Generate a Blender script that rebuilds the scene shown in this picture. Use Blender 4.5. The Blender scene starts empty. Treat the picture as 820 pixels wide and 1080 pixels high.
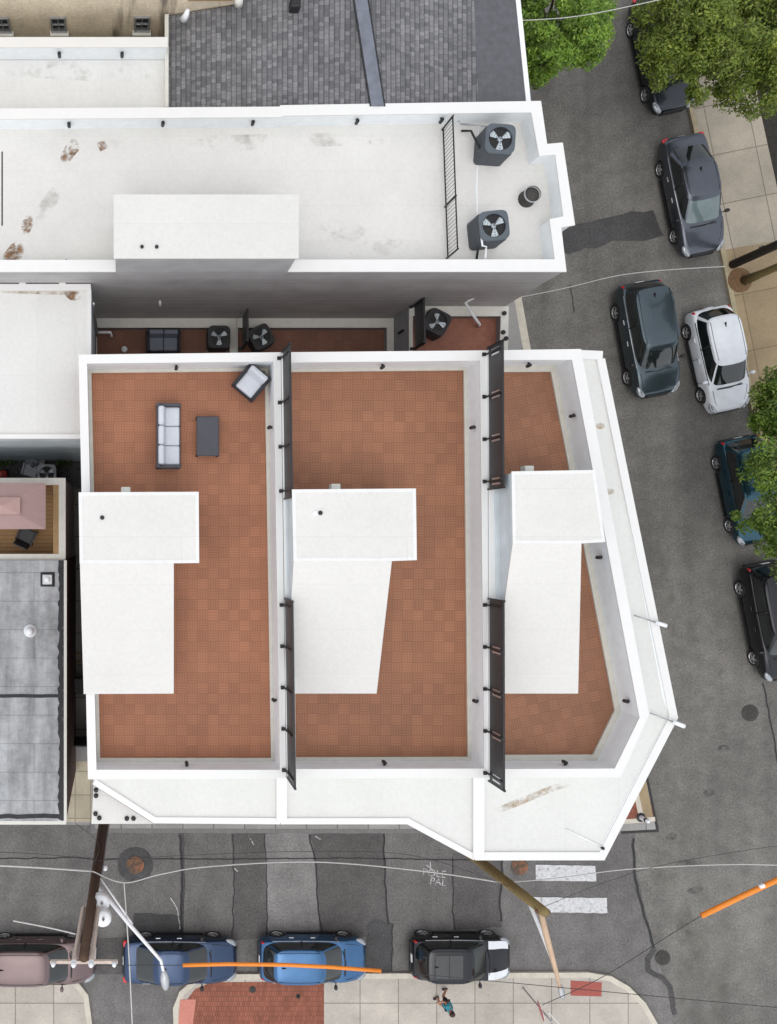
import bpy, bmesh, math, random
from mathutils import Vector, Matrix
random.seed(7)
SC = bpy.context.scene
COL = SC.collection
PI = math.pi
R = math.radians

# ------------------------------------------------------------------ survey
# The photograph is a straight-down view from 38.5 m; these turn a surveyed picture point and
# the height of the thing seen there into metres (x east, y north, z up).
CX, CY, F, HC = 128.0, 566.0, 1000.0, 38.5
def P2(px, py, h=0.0):
    k = (HC - h) / F
    return ((px - CX) * k, (CY - py) * k)
def P(px, py, h=0.0):
    x, y = P2(px, py, h)
    return Vector((x, y, h))
def PL(pts, h):
    return [P2(a, b, h) for a, b in pts]

# ------------------------------------------------------------------ mesh builder
class MB:
    def __init__(s):
        s.v = []; s.f = []; s.sm = []
    def add(s, verts, faces, smooth=False):
        n = len(s.v)
        s.v += [tuple(p) for p in verts]
        s.f += [tuple(i + n for i in f) for f in faces]
        s.sm += [smooth] * len(faces)
        return s
    def prism(s, poly, z0, z1):
        n = len(poly)
        vs = [(x, y, z0) for x, y in poly] + [(x, y, z1) for x, y in poly]
        fs = [tuple(reversed(range(n))), tuple(range(n, 2 * n))]
        for i in range(n):
            j = (i + 1) % n
            fs.append((i, j, n + j, n + i))
        return s.add(vs, fs)
    def sheet(s, poly, z):
        return s.add([(x, y, z) for x, y in poly], [tuple(range(len(poly)))])
    def ring(s, outer, inner, z0, z1):
        n = len(outer)
        vs = []
        for z in (z0, z1):
            vs += [(x, y, z) for x, y in outer] + [(x, y, z) for x, y in inner]
        fs = []
        for i in range(n):
            j = (i + 1) % n
            fs += [(2*n+i, 2*n+j, 3*n+j, 3*n+i), (i, n+i, n+j, j), (i, j, 2*n+j, 2*n+i), (n+i, 3*n+i, 3*n+j, n+j)]
        return s.add(vs, fs)
    def box(s, c, size, rot=0.0, M=None):
        hx, hy, hz = size[0] / 2, size[1] / 2, size[2] / 2
        vs = [Vector((a * hx, b * hy, d * hz)) for d in (-1, 1) for a, b in ((-1, -1), (1, -1), (1, 1), (-1, 1))]
        if M is None: M = Matrix.Rotation(rot, 3, 'Z')
        vs = [M @ p + Vector(c) for p in vs]
        return s.add(vs, [(3, 2, 1, 0), (4, 5, 6, 7), (0, 1, 5, 4), (1, 2, 6, 5), (2, 3, 7, 6), (3, 0, 4, 7)])
    def bbox(s, c, size, b=0.03, rot=0.0):
        """box with rounded vertical and top edges"""
        hx, hy, hz = size[0] / 2, size[1] / 2, size[2] / 2
        def loop(ins, z):
            x, y = hx - ins, hy - ins; q = max(b - ins, 0.001)
            o = []
            for (sx, sy, a0) in ((1, 1, 0), (-1, 1, 90), (-1, -1, 180), (1, -1, 270)):
                for k in range(4):
                    a = R(a0 + k * 30)
                    o.append((sx * (x - q) + q * math.cos(a), sy * (y - q) + q * math.sin(a), z))
            return o
        M = Matrix.Rotation(rot, 3, 'Z')
        lv = [loop(0, -hz), loop(0, hz - b), loop(b * .3, hz - b * .3), loop(b * .95, hz)]
        n = 16; vs = []
        for l in lv: vs += [M @ Vector(p) + Vector(c) for p in l]
        fs = [tuple(reversed(range(n))), tuple(range(3 * n, 4 * n))]
        for k in range(3):
            for i in range(n):
                j = (i + 1) % n
                fs.append((k*n+i, k*n+j, (k+1)*n+j, (k+1)*n+i))
        return s.add(vs, fs)
    def tube(s, pts, r, n=8, cap=True, smooth=True):
        pts = [Vector(p) for p in pts]
        rs = r if isinstance(r, (list, tuple)) else [r] * len(pts)
        vs = []; fs = []
        up = None
        for i, p in enumerate(pts):
            d = (pts[min(i+1, len(pts)-1)] - pts[max(i-1, 0)]).normalized()
            if up is None:
                a = Vector((0, 0, 1)) if abs(d.z) < .9 else Vector((1, 0, 0))
                up = d.cross(a).normalized()
            else:
                up = (up - d * up.dot(d)).normalized()
            w = d.cross(up)
            for k in range(n):
                a = 2 * PI * k / n
                vs.append(p + (up * math.cos(a) + w * math.sin(a)) * rs[i])
        for i in range(len(pts) - 1):
            for k in range(n):
                j = (k + 1) % n
                fs.append((i*n+k, i*n+j, (i+1)*n+j, (i+1)*n+k))
        if cap:
            fs += [tuple(reversed(range(n))), tuple(range((len(pts)-1)*n, len(pts)*n))]
        return s.add(vs, fs, smooth)
    def lathe(s, prof, c=(0, 0, 0), n=20, M=None, smooth=True):
        vs = []; fs = []
        M = M or Matrix.Identity(3)
        for r, z in prof:
            for k in range(n):
                a = 2 * PI * k / n
                vs.append(M @ Vector((max(r, 1e-4) * math.cos(a), max(r, 1e-4) * math.sin(a), z)) + Vector(c))
        for i in range(len(prof) - 1):
            for k in range(n):
                j = (k + 1) % n
                fs.append((i*n+k, i*n+j, (i+1)*n+j, (i+1)*n+k))
        return s.add(vs, fs, smooth)
    def ell(s, c, rad, M=None, n=14, m=8):
        prof = [(math.sin(PI * i / m), -math.cos(PI * i / m)) for i in range(m + 1)]
        M = M or Matrix.Identity(3)
        D = Matrix.Diagonal(Vector(rad))
        return s.lathe(prof, c, n, M @ D)
    def mesh(s, name, off=(0, 0, 0), fix=True):
        me = bpy.data.meshes.new(name)
        ox, oy, oz = off
        me.from_pydata([(x - ox, y - oy, z - oz) for x, y, z in s.v], [], s.f)
        me.polygons.foreach_set('use_smooth', s.sm)
        if fix:
            bm = bmesh.new(); bm.from_mesh(me)
            bmesh.ops.recalc_face_normals(bm, faces=bm.faces)
            bm.to_mesh(me); bm.free()
        me.update()
        return me
    def build(s, name, mat, parent=None, fix=True):
        """link as ONE object; world-coordinate meshes are re-based on the parent's root location"""
        off = (0, 0, 0)
        if parent is not None:
            r = parent
            while r.parent: r = r.parent
            off = tuple(r.location)
        o = bpy.data.objects.new(name, s.mesh(name, off, fix))
        COL.objects.link(o)
        if mat: o.data.materials.append(mat)
        if parent is not None: o.parent = parent
        return o

def tag(o, label=None, cat=None, group=None, kind=None):
    if label: o['label'] = label
    if cat: o['category'] = cat
    if group: o['group'] = group
    if kind: o['kind'] = kind
    return o
def thing(name, label, cat, loc=(0, 0, 0), rz=0.0, group=None):
    o = bpy.data.objects.new(name, None); COL.objects.link(o)
    o.location = loc; o.rotation_euler = (0, 0, rz); o.empty_display_size = .3
    return tag(o, label, cat, group)
def dup(root, loc, rz=0.0, label=None, group=None):
    def cp(o, par):
        c = o.copy(); COL.objects.link(c)
        if par is not None: c.parent = par
        for ch in list(o.children): cp(ch, c)
        return c
    r = cp(root, None)
    r.location = loc; r.rotation_euler = (0, 0, rz)
    if label: r['label'] = label
    if group: r['group'] = group
    return r
def struct(name, mb, mat):
    return tag(mb.build(name, mat), kind='structure')

def offset(poly, d):
    """inset (d>0) of a closed polygon, any orientation"""
    n = len(poly)
    A = sum(poly[i][0] * poly[(i+1) % n][1] - poly[(i+1) % n][0] * poly[i][1] for i in range(n))
    sg = 1 if A > 0 else -1
    out = []
    for i in range(n):
        p0, p1, p2 = Vector(poly[i-1]), Vector(poly[i]), Vector(poly[(i+1) % n])
        a = (p1 - p0).normalized(); b = (p2 - p1).normalized()
        na = Vector((-a.y, a.x)) * sg; nb = Vector((-b.y, b.x)) * sg
        m = (na + nb); m = m / max(m.length_squared, 1e-6) * 2
        q = p1 + m * d
        out.append((q.x, q.y))
    return out
def strip_poly(pts, wl, wr):
    """polygon along an open polyline, wl to its left, wr to its right"""
    L = []; Rr = []
    n = len(pts)
    for i in range(n):
        p = Vector(pts[i])
        ds = []
        if i > 0: ds.append((p - Vector(pts[i-1])).normalized())
        if i < n - 1: ds.append((Vector(pts[i+1]) - p).normalized())
        ns = [Vector((-d.y, d.x)) for d in ds]
        m = sum(ns, Vector((0, 0)))
        m = m / max(m.length_squared, 1e-6) * (2 if len(ns) == 2 else 1)
        L.append(tuple(p + m * wl)); Rr.append(tuple(p - m * wr))
    return L + Rr[::-1]
def strip(mb, pts, wl, wr, z0, z1):
    """prism along a polyline, quads so that bends stay clean"""
    pg = strip_poly(pts, wl, wr); n = len(pts)
    L = pg[:n]; Q = pg[n:][::-1]
    vs = []
    for z in (z0, z1):
        vs += [(x, y, z) for x, y in L] + [(x, y, z) for x, y in Q]
    fs = []
    for i in range(n - 1):
        fs += [(2*n+i, 2*n+i+1, 3*n+i+1, 3*n+i), (i, n+i, n+i+1, i+1), (i, i+1, 2*n+i+1, 2*n+i), (n+i, 3*n+i, 3*n+i+1, n+i+1)]
    fs += [(0, 2*n, 3*n, n), (n-1, 2*n-1, 4*n-1, 3*n-1)]
    return mb.add(vs, fs)
def wob(pts, amp, step=.35, closed=True):
    """subdivide a polygon and jitter it: torn patch outlines"""
    out = []; n = len(pts)
    for i in range(n if closed else n - 1):
        a, b = Vector(pts[i]), Vector(pts[(i+1) % n])
        k = max(1, int((b - a).length / step))
        for j in range(k):
            p = a.lerp(b, j / k)
            out.append((p.x + random.uniform(-amp, amp), p.y + random.uniform(-amp, amp)))
    if not closed: out.append(tuple(pts[-1]))
    return out

# ------------------------------------------------------------------ materials
def lin(c):
    c /= 255.0
    return c / 12.92 if c <= .04045 else ((c + .055) / 1.055) ** 2.4
def rgb(r, g, b, k=1.0):
    return (lin(r) * k, lin(g) * k, lin(b) * k, 1)
class NT:
    def __init__(s, name):
        s.m = bpy.data.materials.new(name); s.m.use_nodes = True
        s.t = s.m.node_tree; s.b = s.t.nodes['Principled BSDF']
    def n(s, typ, **kw):
        nd = s.t.nodes.new(typ)
        for k, v in kw.items(): setattr(nd, k, v)
        return nd
    def l(s, a, b): s.t.links.new(a, b)
    def coord(s, rot=0.0, scale=None):
        tc = s.n('ShaderNodeTexCoord')
        mp = s.n('ShaderNodeMapping'); mp.inputs['Rotation'].default_value = (0, 0, rot)
        if scale: mp.inputs['Scale'].default_value = scale
        s.l(tc.outputs['Object'], mp.inputs['Vector'])
        return mp.outputs['Vector']
    def noise(s, vec, scale, detail=4, rough=.55):
        nd = s.n('ShaderNodeTexNoise'); nd.inputs['Scale'].default_value = scale
        nd.inputs['Detail'].default_value = detail; nd.inputs['Roughness'].default_value = rough
        if vec is not None: s.l(vec, nd.inputs['Vector'])
        return nd.outputs['Fac']
    def ramp(s, fac, stops):
        nd = s.n('ShaderNodeValToRGB')
        e = nd.color_ramp.elements
        while len(e) < len(stops): e.new(.5)
        for i, (p, c) in enumerate(stops):
            e[i].position = p; e[i].color = c if len(c) == 4 else (*c, 1)
        s.l(fac, nd.inputs['Fac'])
        return nd.outputs['Color']
    def mix(s, fac, a, b, mode='MIX'):
        nd = s.n('ShaderNodeMix', data_type='RGBA', blend_type=mode)
        for i, v in ((0, fac), (6, a), (7, b)):
            if hasattr(v, 'links'): s.l(v, nd.inputs[i])
            else: nd.inputs[i].default_value = v
        return nd.outputs[2]
    def math(s, op, a, b=0.0, clamp=False):
        nd = s.n('ShaderNodeMath', operation=op, use_clamp=clamp)
        for i, v in ((0, a), (1, b)):
            if hasattr(v, 'links'): s.l(v, nd.inputs[i])
            else: nd.inputs[i].default_value = v
        return nd.outputs[0]
    def bump(s, h, strength=.3, dist=.01):
        nd = s.n('ShaderNodeBump'); nd.inputs['Strength'].default_value = strength; nd.inputs['Distance'].default_value = dist
        s.l(h, nd.inputs['Height']); s.l(nd.outputs['Normal'], s.b.inputs['Normal'])
    def set(s, col=None, rough=.6, metal=0.0, coat=0.0, spec=None):
        if col is not None:
            if hasattr(col, 'links'): s.l(col, s.b.inputs['Base Color'])
            else: s.b.inputs['Base Color'].default_value = col
        s.b.inputs['Roughness'].default_value = rough
        s.b.inputs['Metallic'].default_value = metal
        s.b.inputs['Coat Weight'].default_value = coat
        if spec is not None: s.b.inputs['Specular IOR Level'].default_value = spec
        return s.m
def grey(v): return (v, v, v, 1)
def scale_c(c, k): return tuple(min(1, x * k) for x in c[:3]) + (1,)

def plain(name, c, rough=.6, metal=0.0, coat=0.0, var=.12, sc=6.0):
    t = NT(name); v = t.coord()
    f = t.noise(v, sc, 5)
    col = t.ramp(f, [(.25, scale_c(c, 1 - var)), (.75, scale_c(c, 1 + var))])
    return t.set(col, rough, metal, coat)

def m_white_roof(name, c, seam=1.5, dirt=.12, rot=0.0, seam_v=.9):
    """heat-welded white sheet roofing: seams, scuffs, grey grime"""
    t = NT(name); v = t.coord(rot)
    big = t.noise(v, .35, 5, .6); fine = t.noise(v, 9, 6, .7)
    br = t.n('ShaderNodeTexBrick'); t.l(v, br.inputs['Vector'])
    br.inputs['Scale'].default_value = 1.0
    br.inputs['Brick Width'].default_value = 9.0; br.inputs['Row Height'].default_value = seam
    br.inputs['Mortar Size'].default_value = .012; br.inputs['Mortar Smooth'].default_value = .3
    br.inputs['Color1'].default_value = grey(1); br.inputs['Color2'].default_value = grey(.965)
    br.inputs['Mortar'].default_value = grey(seam_v)
    g = t.ramp(big, [(.3, scale_c(c, 1 - dirt)), (.62, c)])
    g2 = t.ramp(fine, [(.3, grey(.93)), (.6, grey(1))])
    col = t.mix(1.0, g, g2, 'MULTIPLY')
    col = t.mix(1.0, col, br.outputs['Color'], 'MULTIPLY')
    t.bump(t.noise(v, 3, 3), .12, .02)
    return t.set(col, .55)

def m_tiles(name, c, rot=0.0, pitch=.31):
    """interlocking slatted deck tiles in a parquet lay"""
    t = NT(name); v = t.coord(rot)
    sx = t.n('ShaderNodeSeparateXYZ'); t.l(v, sx.inputs[0])
    x = t.math('DIVIDE', sx.outputs[0], pitch); y = t.math('DIVIDE', sx.outputs[1], pitch)
    fx = t.math('FLOOR', x); fy = t.math('FLOOR', y)
    par = t.math('FLOORED_MODULO', t.math('ADD', fx, fy), 2.0)
    u = t.math('SUBTRACT', x, fx); w = t.math('SUBTRACT', y, fy)
    sel = t.n('ShaderNodeMix', data_type='FLOAT'); t.l(par, sel.inputs[0]); t.l(u, sel.inputs[2]); t.l(w, sel.inputs[3])
    sl = t.math('FRACT', t.math('MULTIPLY', sel.outputs[0], 4.0))
    gap = t.math('GREATER_THAN', t.math('ABSOLUTE', t.math('SUBTRACT', sl, .5)), .38)
    eu = t.math('GREATER_THAN', t.math('ABSOLUTE', t.math('SUBTRACT', u, .5)), .47)
    ew = t.math('GREATER_THAN', t.math('ABSOLUTE', t.math('SUBTRACT', w, .5)), .47)
    edge = t.math('MAXIMUM', eu, ew)
    cb = t.n('ShaderNodeCombineXYZ'); t.l(fx, cb.inputs[0]); t.l(fy, cb.inputs[1])
    wn = t.n('ShaderNodeTexWhiteNoise'); t.l(cb.outputs[0], wn.inputs['Vector'])
    tone = t.ramp(wn.outputs['Value'], [(0, scale_c(c, .94)), (.5, c), (1, scale_c(c, 1.10))])
    lane = t.mix(par, grey(.985), grey(1.015))
    tone = t.mix(1.0, tone, lane, 'MULTIPLY')
    g = t.noise(v, .5, 4)
    tone = t.mix(1.0, tone, t.ramp(g, [(.3, grey(.84)), (.7, grey(1.12))]), 'MULTIPLY')
    tone = t.mix(gap, tone, t.mix(1.0, tone, grey(.70), 'MULTIPLY'))
    tone = t.mix(edge, tone, t.mix(1.0, tone, grey(.84), 'MULTIPLY'))
    return t.set(tone, .65)

def m_asphalt(name, c, streak=0.0, rot=0.0):
    t = NT(name); v = t.coord(rot)
    big = t.noise(v, .18, 6, .6); mid = t.noise(v, 1.4, 5, .65); fine = t.noise(v, 13, 4, .85)
    col = t.ramp(big, [(.3, scale_c(c, .78)), (.5, c), (.7, scale_c(c, 1.22))])
    col = t.mix(1.0, col, t.ramp(mid, [(.3, grey(.80)), (.7, grey(1.18))]), 'MULTIPLY')
    col = t.mix(1.0, col, t.ramp(fine, [(.28, grey(.55)), (.5, grey(.98)), (.72, grey(1.55))]), 'MULTIPLY')
    if streak:
        vs = t.coord(rot, (1.0, .05, 1.0)); st = t.noise(vs, .9, 3)
        col = t.mix(1.0, col, t.ramp(st, [(.3, grey(1 - streak)), (.7, grey(1 + streak))]), 'MULTIPLY')
    oil = t.noise(v, .8, 3, .5)
    col = t.mix(t.ramp(oil, [(.70, grey(0)), (.80, grey(.35))]), col, grey(.03))
    t.bump(fine, .35, .01)
    return t.set(col, .9)

def m_concrete(name, c, rot=0.0, bw=1.6, rh=1.6, off=0.0, joint=.42, shift=(0, 0)):
    t = NT(name)
    tc = t.n('ShaderNodeTexCoord'); mp = t.n('ShaderNodeMapping')
    mp.vector_type = 'TEXTURE'
    mp.inputs['Rotation'].default_value = (0, 0, rot); mp.inputs['Location'].default_value = (shift[0], shift[1], 0)
    t.l(tc.outputs['Object'], mp.inputs['Vector']); v = mp.outputs['Vector']
    br = t.n('ShaderNodeTexBrick'); t.l(v, br.inputs['Vector']); br.offset = off
    br.inputs['Scale'].default_value = 1.0
    br.inputs['Brick Width'].default_value = bw; br.inputs['Row Height'].default_value = rh
    br.inputs['Mortar Size'].default_value = .022; br.inputs['Mortar Smooth'].default_value = .2
    br.inputs['Color1'].default_value = scale_c(c, .92); br.inputs['Color2'].default_value = scale_c(c, 1.08)
    br.inputs['Mortar'].default_value = scale_c(c, joint)
    big = t.noise(v, .6, 6, .65); fine = t.noise(v, 20, 4, .7)
    col = t.mix(1.0, br.outputs['Color'], t.ramp(big, [(.3, grey(.78)), (.65, grey(1.08))]), 'MULTIPLY')
    col = t.mix(1.0, col, t.ramp(fine, [(.3, grey(.84)), (.7, grey(1.1))]), 'MULTIPLY')
    spot = t.noise(v, 5, 2, .5)
    col = t.mix(t.ramp(spot, [(.74, grey(0)), (.78, grey(.5))]), col, scale_c(c, .4))
    t.bump(fine, .2, .005)
    return t.set(col, .85)

def m_brick(name, c1, c2, mort, bw=.22, rh=.075, rot=0.0, vert=False, msize=.008, dirt=.2):
    t = NT(name)
    if vert:
        tc = t.n('ShaderNodeTexCoord'); sx = t.n('ShaderNodeSeparateXYZ'); t.l(tc.outputs['Object'], sx.inputs[0])
        cb = t.n('ShaderNodeCombineXYZ'); t.l(t.math('ADD', sx.outputs[0], sx.outputs[1]), cb.inputs[0]); t.l(sx.outputs[2], cb.inputs[1]); v = cb.outputs[0]
    else: v = t.coord(rot)
    br = t.n('ShaderNodeTexBrick'); t.l(v, br.inputs['Vector'])
    br.inputs['Scale'].default_value = 1.0
    br.inputs['Brick Width'].default_value = bw; br.inputs['Row Height'].default_value = rh
    br.inputs['Mortar Size'].default_value = msize
    br.inputs['Color1'].default_value = c1; br.inputs['Color2'].default_value = c2; br.inputs['Mortar'].default_value = mort
    col = t.mix(1.0, br.outputs['Color'], t.ramp(t.noise(v, 1.2, 5), [(.3, grey(1 - dirt)), (.7, grey(1 + dirt))]), 'MULTIPLY')
    return t.set(col, .85)

def m_siding(name, c, pitch=.13, gap=.72, axis='z', rough=.6):
    """lapped boards: lines across one axis"""
    t = NT(name); tc = t.n('ShaderNodeTexCoord'); sx = t.n('ShaderNodeSeparateXYZ'); t.l(tc.outputs['Object'], sx.inputs[0])
    q = {'x': 0, 'y': 1, 'z': 2}[axis]
    u = t.math('DIVIDE', sx.outputs[q], pitch); fl = t.math('FLOOR', u); fr = t.math('SUBTRACT', u, fl)
    ln = t.math('LESS_THAN', fr, .14)
    wn = t.n('ShaderNodeTexWhiteNoise'); wn.noise_dimensions = '1D'; t.l(fl, wn.inputs['W'])
    tone = t.ramp(wn.outputs['Value'], [(0, scale_c(c, .92)), (1, scale_c(c, 1.08))])
    tone = t.mix(1.0, tone, t.ramp(t.noise(t.coord(0, (1, 1, 1)), 1.3, 5), [(.3, grey(.88)), (.7, grey(1.1))]), 'MULTIPLY')
    tone = t.mix(ln, tone, t.mix(1.0, tone, grey(gap), 'MULTIPLY'))
    return t.set(tone, rough)

def m_shingle(name):
    """dimensional shingles, courses running north-south"""
    t = NT(name); v = t.coord(R(90))
    def course(w, h, off):
        br = t.n('ShaderNodeTexBrick'); t.l(v, br.inputs['Vector']); br.offset = .37; br.offset_frequency = 2
        br.squash = 1.35; br.squash_frequency = 3
        br.inputs['Scale'].default_value = 1.0; br.inputs['Brick Width'].default_value = w; br.inputs['Row Height'].default_value = h
        br.inputs['Mortar Size'].default_value = .006
        br.inputs['Bias'].default_value = off
        return br
    b = course(.125, .15, 0.0)
    b.inputs['Color1'].default_value = rgb(130, 129, 130); b.inputs['Color2'].default_value = rgb(93, 93, 95); b.inputs['Mortar'].default_value = rgb(94, 94, 96)
    b2 = course(.47, .145, -.2)
    b2.inputs['Color1'].default_value = grey(1.04); b2.inputs['Color2'].default_value = grey(.9); b2.inputs['Mortar'].default_value = grey(.9)
    col = t.mix(1.0, b.outputs['Color'], b2.outputs['Color'], 'MULTIPLY')
    col = t.mix(1.0, col, t.ramp(t.noise(v, .5, 4), [(.3, grey(.85)), (.7, grey(1.15))]), 'MULTIPLY')
    col = t.mix(1.0, col, t.ramp(t.noise(v, 40, 2), [(.3, grey(.75)), (.7, grey(1.25))]), 'MULTIPLY')
    sx = t.n('ShaderNodeSeparateXYZ'); t.l(v, sx.inputs[0])
    fr = t.math('FRACT', t.math('DIVIDE', sx.outputs[1], .15))
    col = t.mix(t.math('LESS_THAN', fr, .22), col, t.mix(1.0, col, grey(.62), 'MULTIPLY'))
    return t.set(col, .9)

def m_stain(name, c, scale, lo, hi, off=(0, 0, 0), amax=.8, fadeout=True):
    """rust / grime that has soaked into a surface: noise-edged alpha"""
    t = NT(name)
    v = t.coord(); mp = t.n('ShaderNodeMapping'); mp.inputs['Location'].default_value = off; t.l(v, mp.inputs['Vector'])
    f = t.noise(mp.outputs['Vector'], scale, 6, .7)
    a = t.ramp(f, [(lo, grey(0)), (hi, grey(amax))])
    col = t.ramp(t.noise(v, scale * 2.3, 3), [(.3, scale_c(c, .55)), (.7, scale_c(c, 1.3))])
    m = t.set(col, .85)
    sep = t.n('ShaderNodeRGBToBW'); t.l(a, sep.inputs[0])
    tc = t.n('ShaderNodeTexCoord'); sx = t.n('ShaderNodeSeparateXYZ'); t.l(tc.outputs['Generated'], sx.inputs[0])
    dx = t.math('MULTIPLY', t.math('SUBTRACT', sx.outputs[0], .5), 2.0); dy = t.math('MULTIPLY', t.math('SUBTRACT', sx.outputs[1], .5), 2.0)
    rr = t.math('SQRT', t.math('ADD', t.math('MULTIPLY', dx, dx), t.math('MULTIPLY', dy, dy)))
    fade = t.math('MULTIPLY', t.math('SUBTRACT', 1.08, rr), 2.6, True)
    if not fadeout: t.l(sep.outputs[0], t.b.inputs['Alpha'])
    else: t.l(t.math('MULTIPLY', sep.outputs[0], fade), t.b.inputs['Alpha'])
    return m

def m_leaf(name, cols):
    t = NT(name)
    g = t.n('ShaderNodeNewGeometry')
    c = t.ramp(g.outputs['Random Per Island'], [(i / (len(cols) - 1), q) for i, q in enumerate(cols)])
    c = t.mix(1.0, c, t.ramp(t.noise(t.coord(), 1.7, 4), [(.32, grey(.5)), (.68, grey(1.45))]), 'MULTIPLY')
    t.l(c, t.b.inputs['Base Color']); t.b.inputs['Roughness'].default_value = .55
    tr = t.n('ShaderNodeBsdfTranslucent'); t.l(c, tr.inputs['Color'])
    mx = t.n('ShaderNodeMixShader'); mx.inputs[0].default_value = .3
    t.l(t.b.outputs[0], mx.inputs[1]); t.l(tr.outputs[0], mx.inputs[2])
    t.l(mx.outputs[0], t.t.nodes['Material Output'].inputs['Surface'])
    return t.m

def m_paint(name, c, metal=.8, rough=.30):
    t = NT(name); f = t.noise(t.coord(), 2.0, 4)
    col = t.ramp(f, [(.3, scale_c(c, .92)), (.7, scale_c(c, 1.06))])
    m = t.set(col, rough, metal, .55, .25)
    t.b.inputs['Coat Roughness'].default_value = .06
    return m

def m_rust_iron():
    t = NT('rust_and_orange_spray'); v = t.coord()
    return t.set(t.ramp(t.noise(v, 5, 6, .7), [(.36, (.07, .06, .055, 1)), (.5, rgb(104, 82, 66)), (.64, rgb(150, 100, 72))]), .85)
M = {}
M['white'] = m_white_roof('white_membrane', rgb(236, 236, 232, .93), 1.5, .05)
M['white_new'] = m_white_roof('new_white_membrane', rgb(233, 231, 225, .88), 1.3, .07, 0, .92)
M['white_old'] = m_white_roof('worn_white_coating', rgb(228, 226, 220, .92), 1.05, .11, 0, .94)
M['white_old_b'] = m_white_roof('worn_white_coating_crosswise', rgb(230, 229, 224, .92), 1.2, .08, R(90), .94)
M['ledge'] = m_white_roof('ledge_membrane', rgb(229, 229, 223, .90), 1.6, .06, R(90), .95)
M['coping'] = plain('white_coping_metal', rgb(236, 235, 231, .90), .45, 0, 0, .02, 3)
M['cap_cream'] = plain('cream_cap', rgb(222, 220, 210, .9), .6, 0, 0, .06, 5)
M['flash'] = plain('grey_flashing', rgb(240, 244, 245, .97), .55, 0, 0, .05, 4)
M['cant'] = plain('cream_cant', rgb(214, 210, 198, .85), .6, 0, 0, .07, 4)
M['pent_wall'] = m_siding('penthouse_siding', rgb(220, 230, 234, .92), .15, .9)
M['tile_a'] = m_tiles('terracotta_tiles', rgb(168, 111, 80, .92))
M['tile_b'] = m_tiles('brown_tiles', rgb(160, 108, 78, .92), R(.6))
M['tile_c'] = m_tiles('brown_tiles_skew', rgb(153, 105, 77, .92), R(-12))
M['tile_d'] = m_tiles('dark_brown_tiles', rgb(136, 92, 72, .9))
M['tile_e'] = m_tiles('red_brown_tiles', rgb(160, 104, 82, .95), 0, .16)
M['dark_siding'] = m_siding('dark_grey_siding', rgb(182, 180, 179, .95), .115, .82)
M['rear_wall'] = m_siding('rear_grey_siding', rgb(150, 152, 155, .9), .13, .8)
M['street_brick'] = m_brick('facade_brick', rgb(128, 74, 58), rgb(104, 58, 46), rgb(150, 140, 130), .22, .075, 0, True)
M['old_brick'] = m_brick('dark_old_brick', rgb(92, 62, 48), rgb(70, 48, 38), rgb(80, 70, 60), .22, .075, 0, True)
M['pale_wall'] = m_siding('pale_blue_wall', rgb(205, 216, 220, .95), .2, .95)
M['beige'] = None
M['shingle'] = m_shingle('grey_shingles')
M['ridge'] = plain('ridge_cap', rgb(112, 116, 126), .8, 0, 0, .25, 2.5)
M['rolled'] = plain('rolled_roofing', rgb(92, 92, 96), .9, 0, 0, .18, 5)
M['tar'] = plain('black_tar', (.022, .022, .024, 1), .7, 0, 0, .5, 5)
M['black'] = plain('black_metal', (.018, .018, .02, 1), .45, .2, 0, .2)
M['fence'] = plain('black_fence_panel', (.030, .031, .034, 1), .5, 0, 0, .2, 8)
M['rail'] = plain('black_rail', (.02, .02, .02, 1), .5, .3)
M['galv'] = plain('galvanised', (.42, .43, .44, 1), .4, .7, 0, .15)
M['silver'] = plain('silver_metal', (.62, .63, .65, 1), .3, .85, 0, .08)
M['white_metal'] = plain('white_metal', (.82, .83, .84, 1), .45, 0, 0, .05)
M['bluegrey'] = plain('ac_cabinet', rgb(92, 100, 106, .9), .5, .25, 0, .1)
M['ac_side'] = m_siding('ac_louvres', rgb(78, 84, 90, .8), .05, .45)
M['acgrey'] = plain('pale_ac_cabinet', rgb(190, 192, 198, .8), .5, .1, 0, .08)
M['blade'] = plain('fan_blade', rgb(214, 224, 228, .85), .35, .3, 0, .05)
M['wicker'] = plain('grey_wicker', rgb(78, 78, 84), .8, 0, 0, .35, 60)
M['wicker_d'] = plain('dark_wicker', rgb(48, 48, 54), .8, 0, 0, .35, 60)
M['cushion'] = plain('pale_grey_cushion', rgb(214, 218, 224, .88), .95, 0, 0, .05, 9)
M['cushion_d'] = plain('slate_cushion', rgb(128, 134, 146, .85), .95, 0, 0, .06, 9)
M['asphalt'] = m_asphalt('street_asphalt', (.156, .149, .141, 1), .10, R(90))
M['asphalt_e'] = m_asphalt('avenue_asphalt', (.156, .149, .134, 1), .16, R(-11.5))
M['patch'] = m_asphalt('dark_patch_and_shadow', (.070, .068, .068, 1))
M['patch2'] = m_asphalt('grey_patch_asphalt', (.100, .094, .090, 1))
M['patch3'] = m_asphalt('pale_patch_asphalt', (.205, .198, .190, 1))
M['walk_s'] = m_concrete('south_walk_concrete', rgb(196, 188, 176, .90), 0.0, 1.55, 1.05, 0, .5, (.37, .02))
M['walk_e'] = m_concrete('east_walk_concrete', rgb(182, 172, 154, .86), R(11.5) * -1 + R(23), 1.75, 2.0, 0, .5, (.25, .4))
M['walk_n'] = m_concrete('north_walk_concrete', rgb(170, 168, 164, .85), 0, 1.25, 2.4, 0, .45)
M['walk_cream'] = m_concrete('cream_walk_concrete', rgb(198, 188, 164, .88), 0, .62, .95, 0, .6)
M['walk_tan'] = m_concrete('tan_walk_concrete', rgb(168, 148, 116, .86), R(11.5), 1.9, 2.3, 0, .6)
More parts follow.
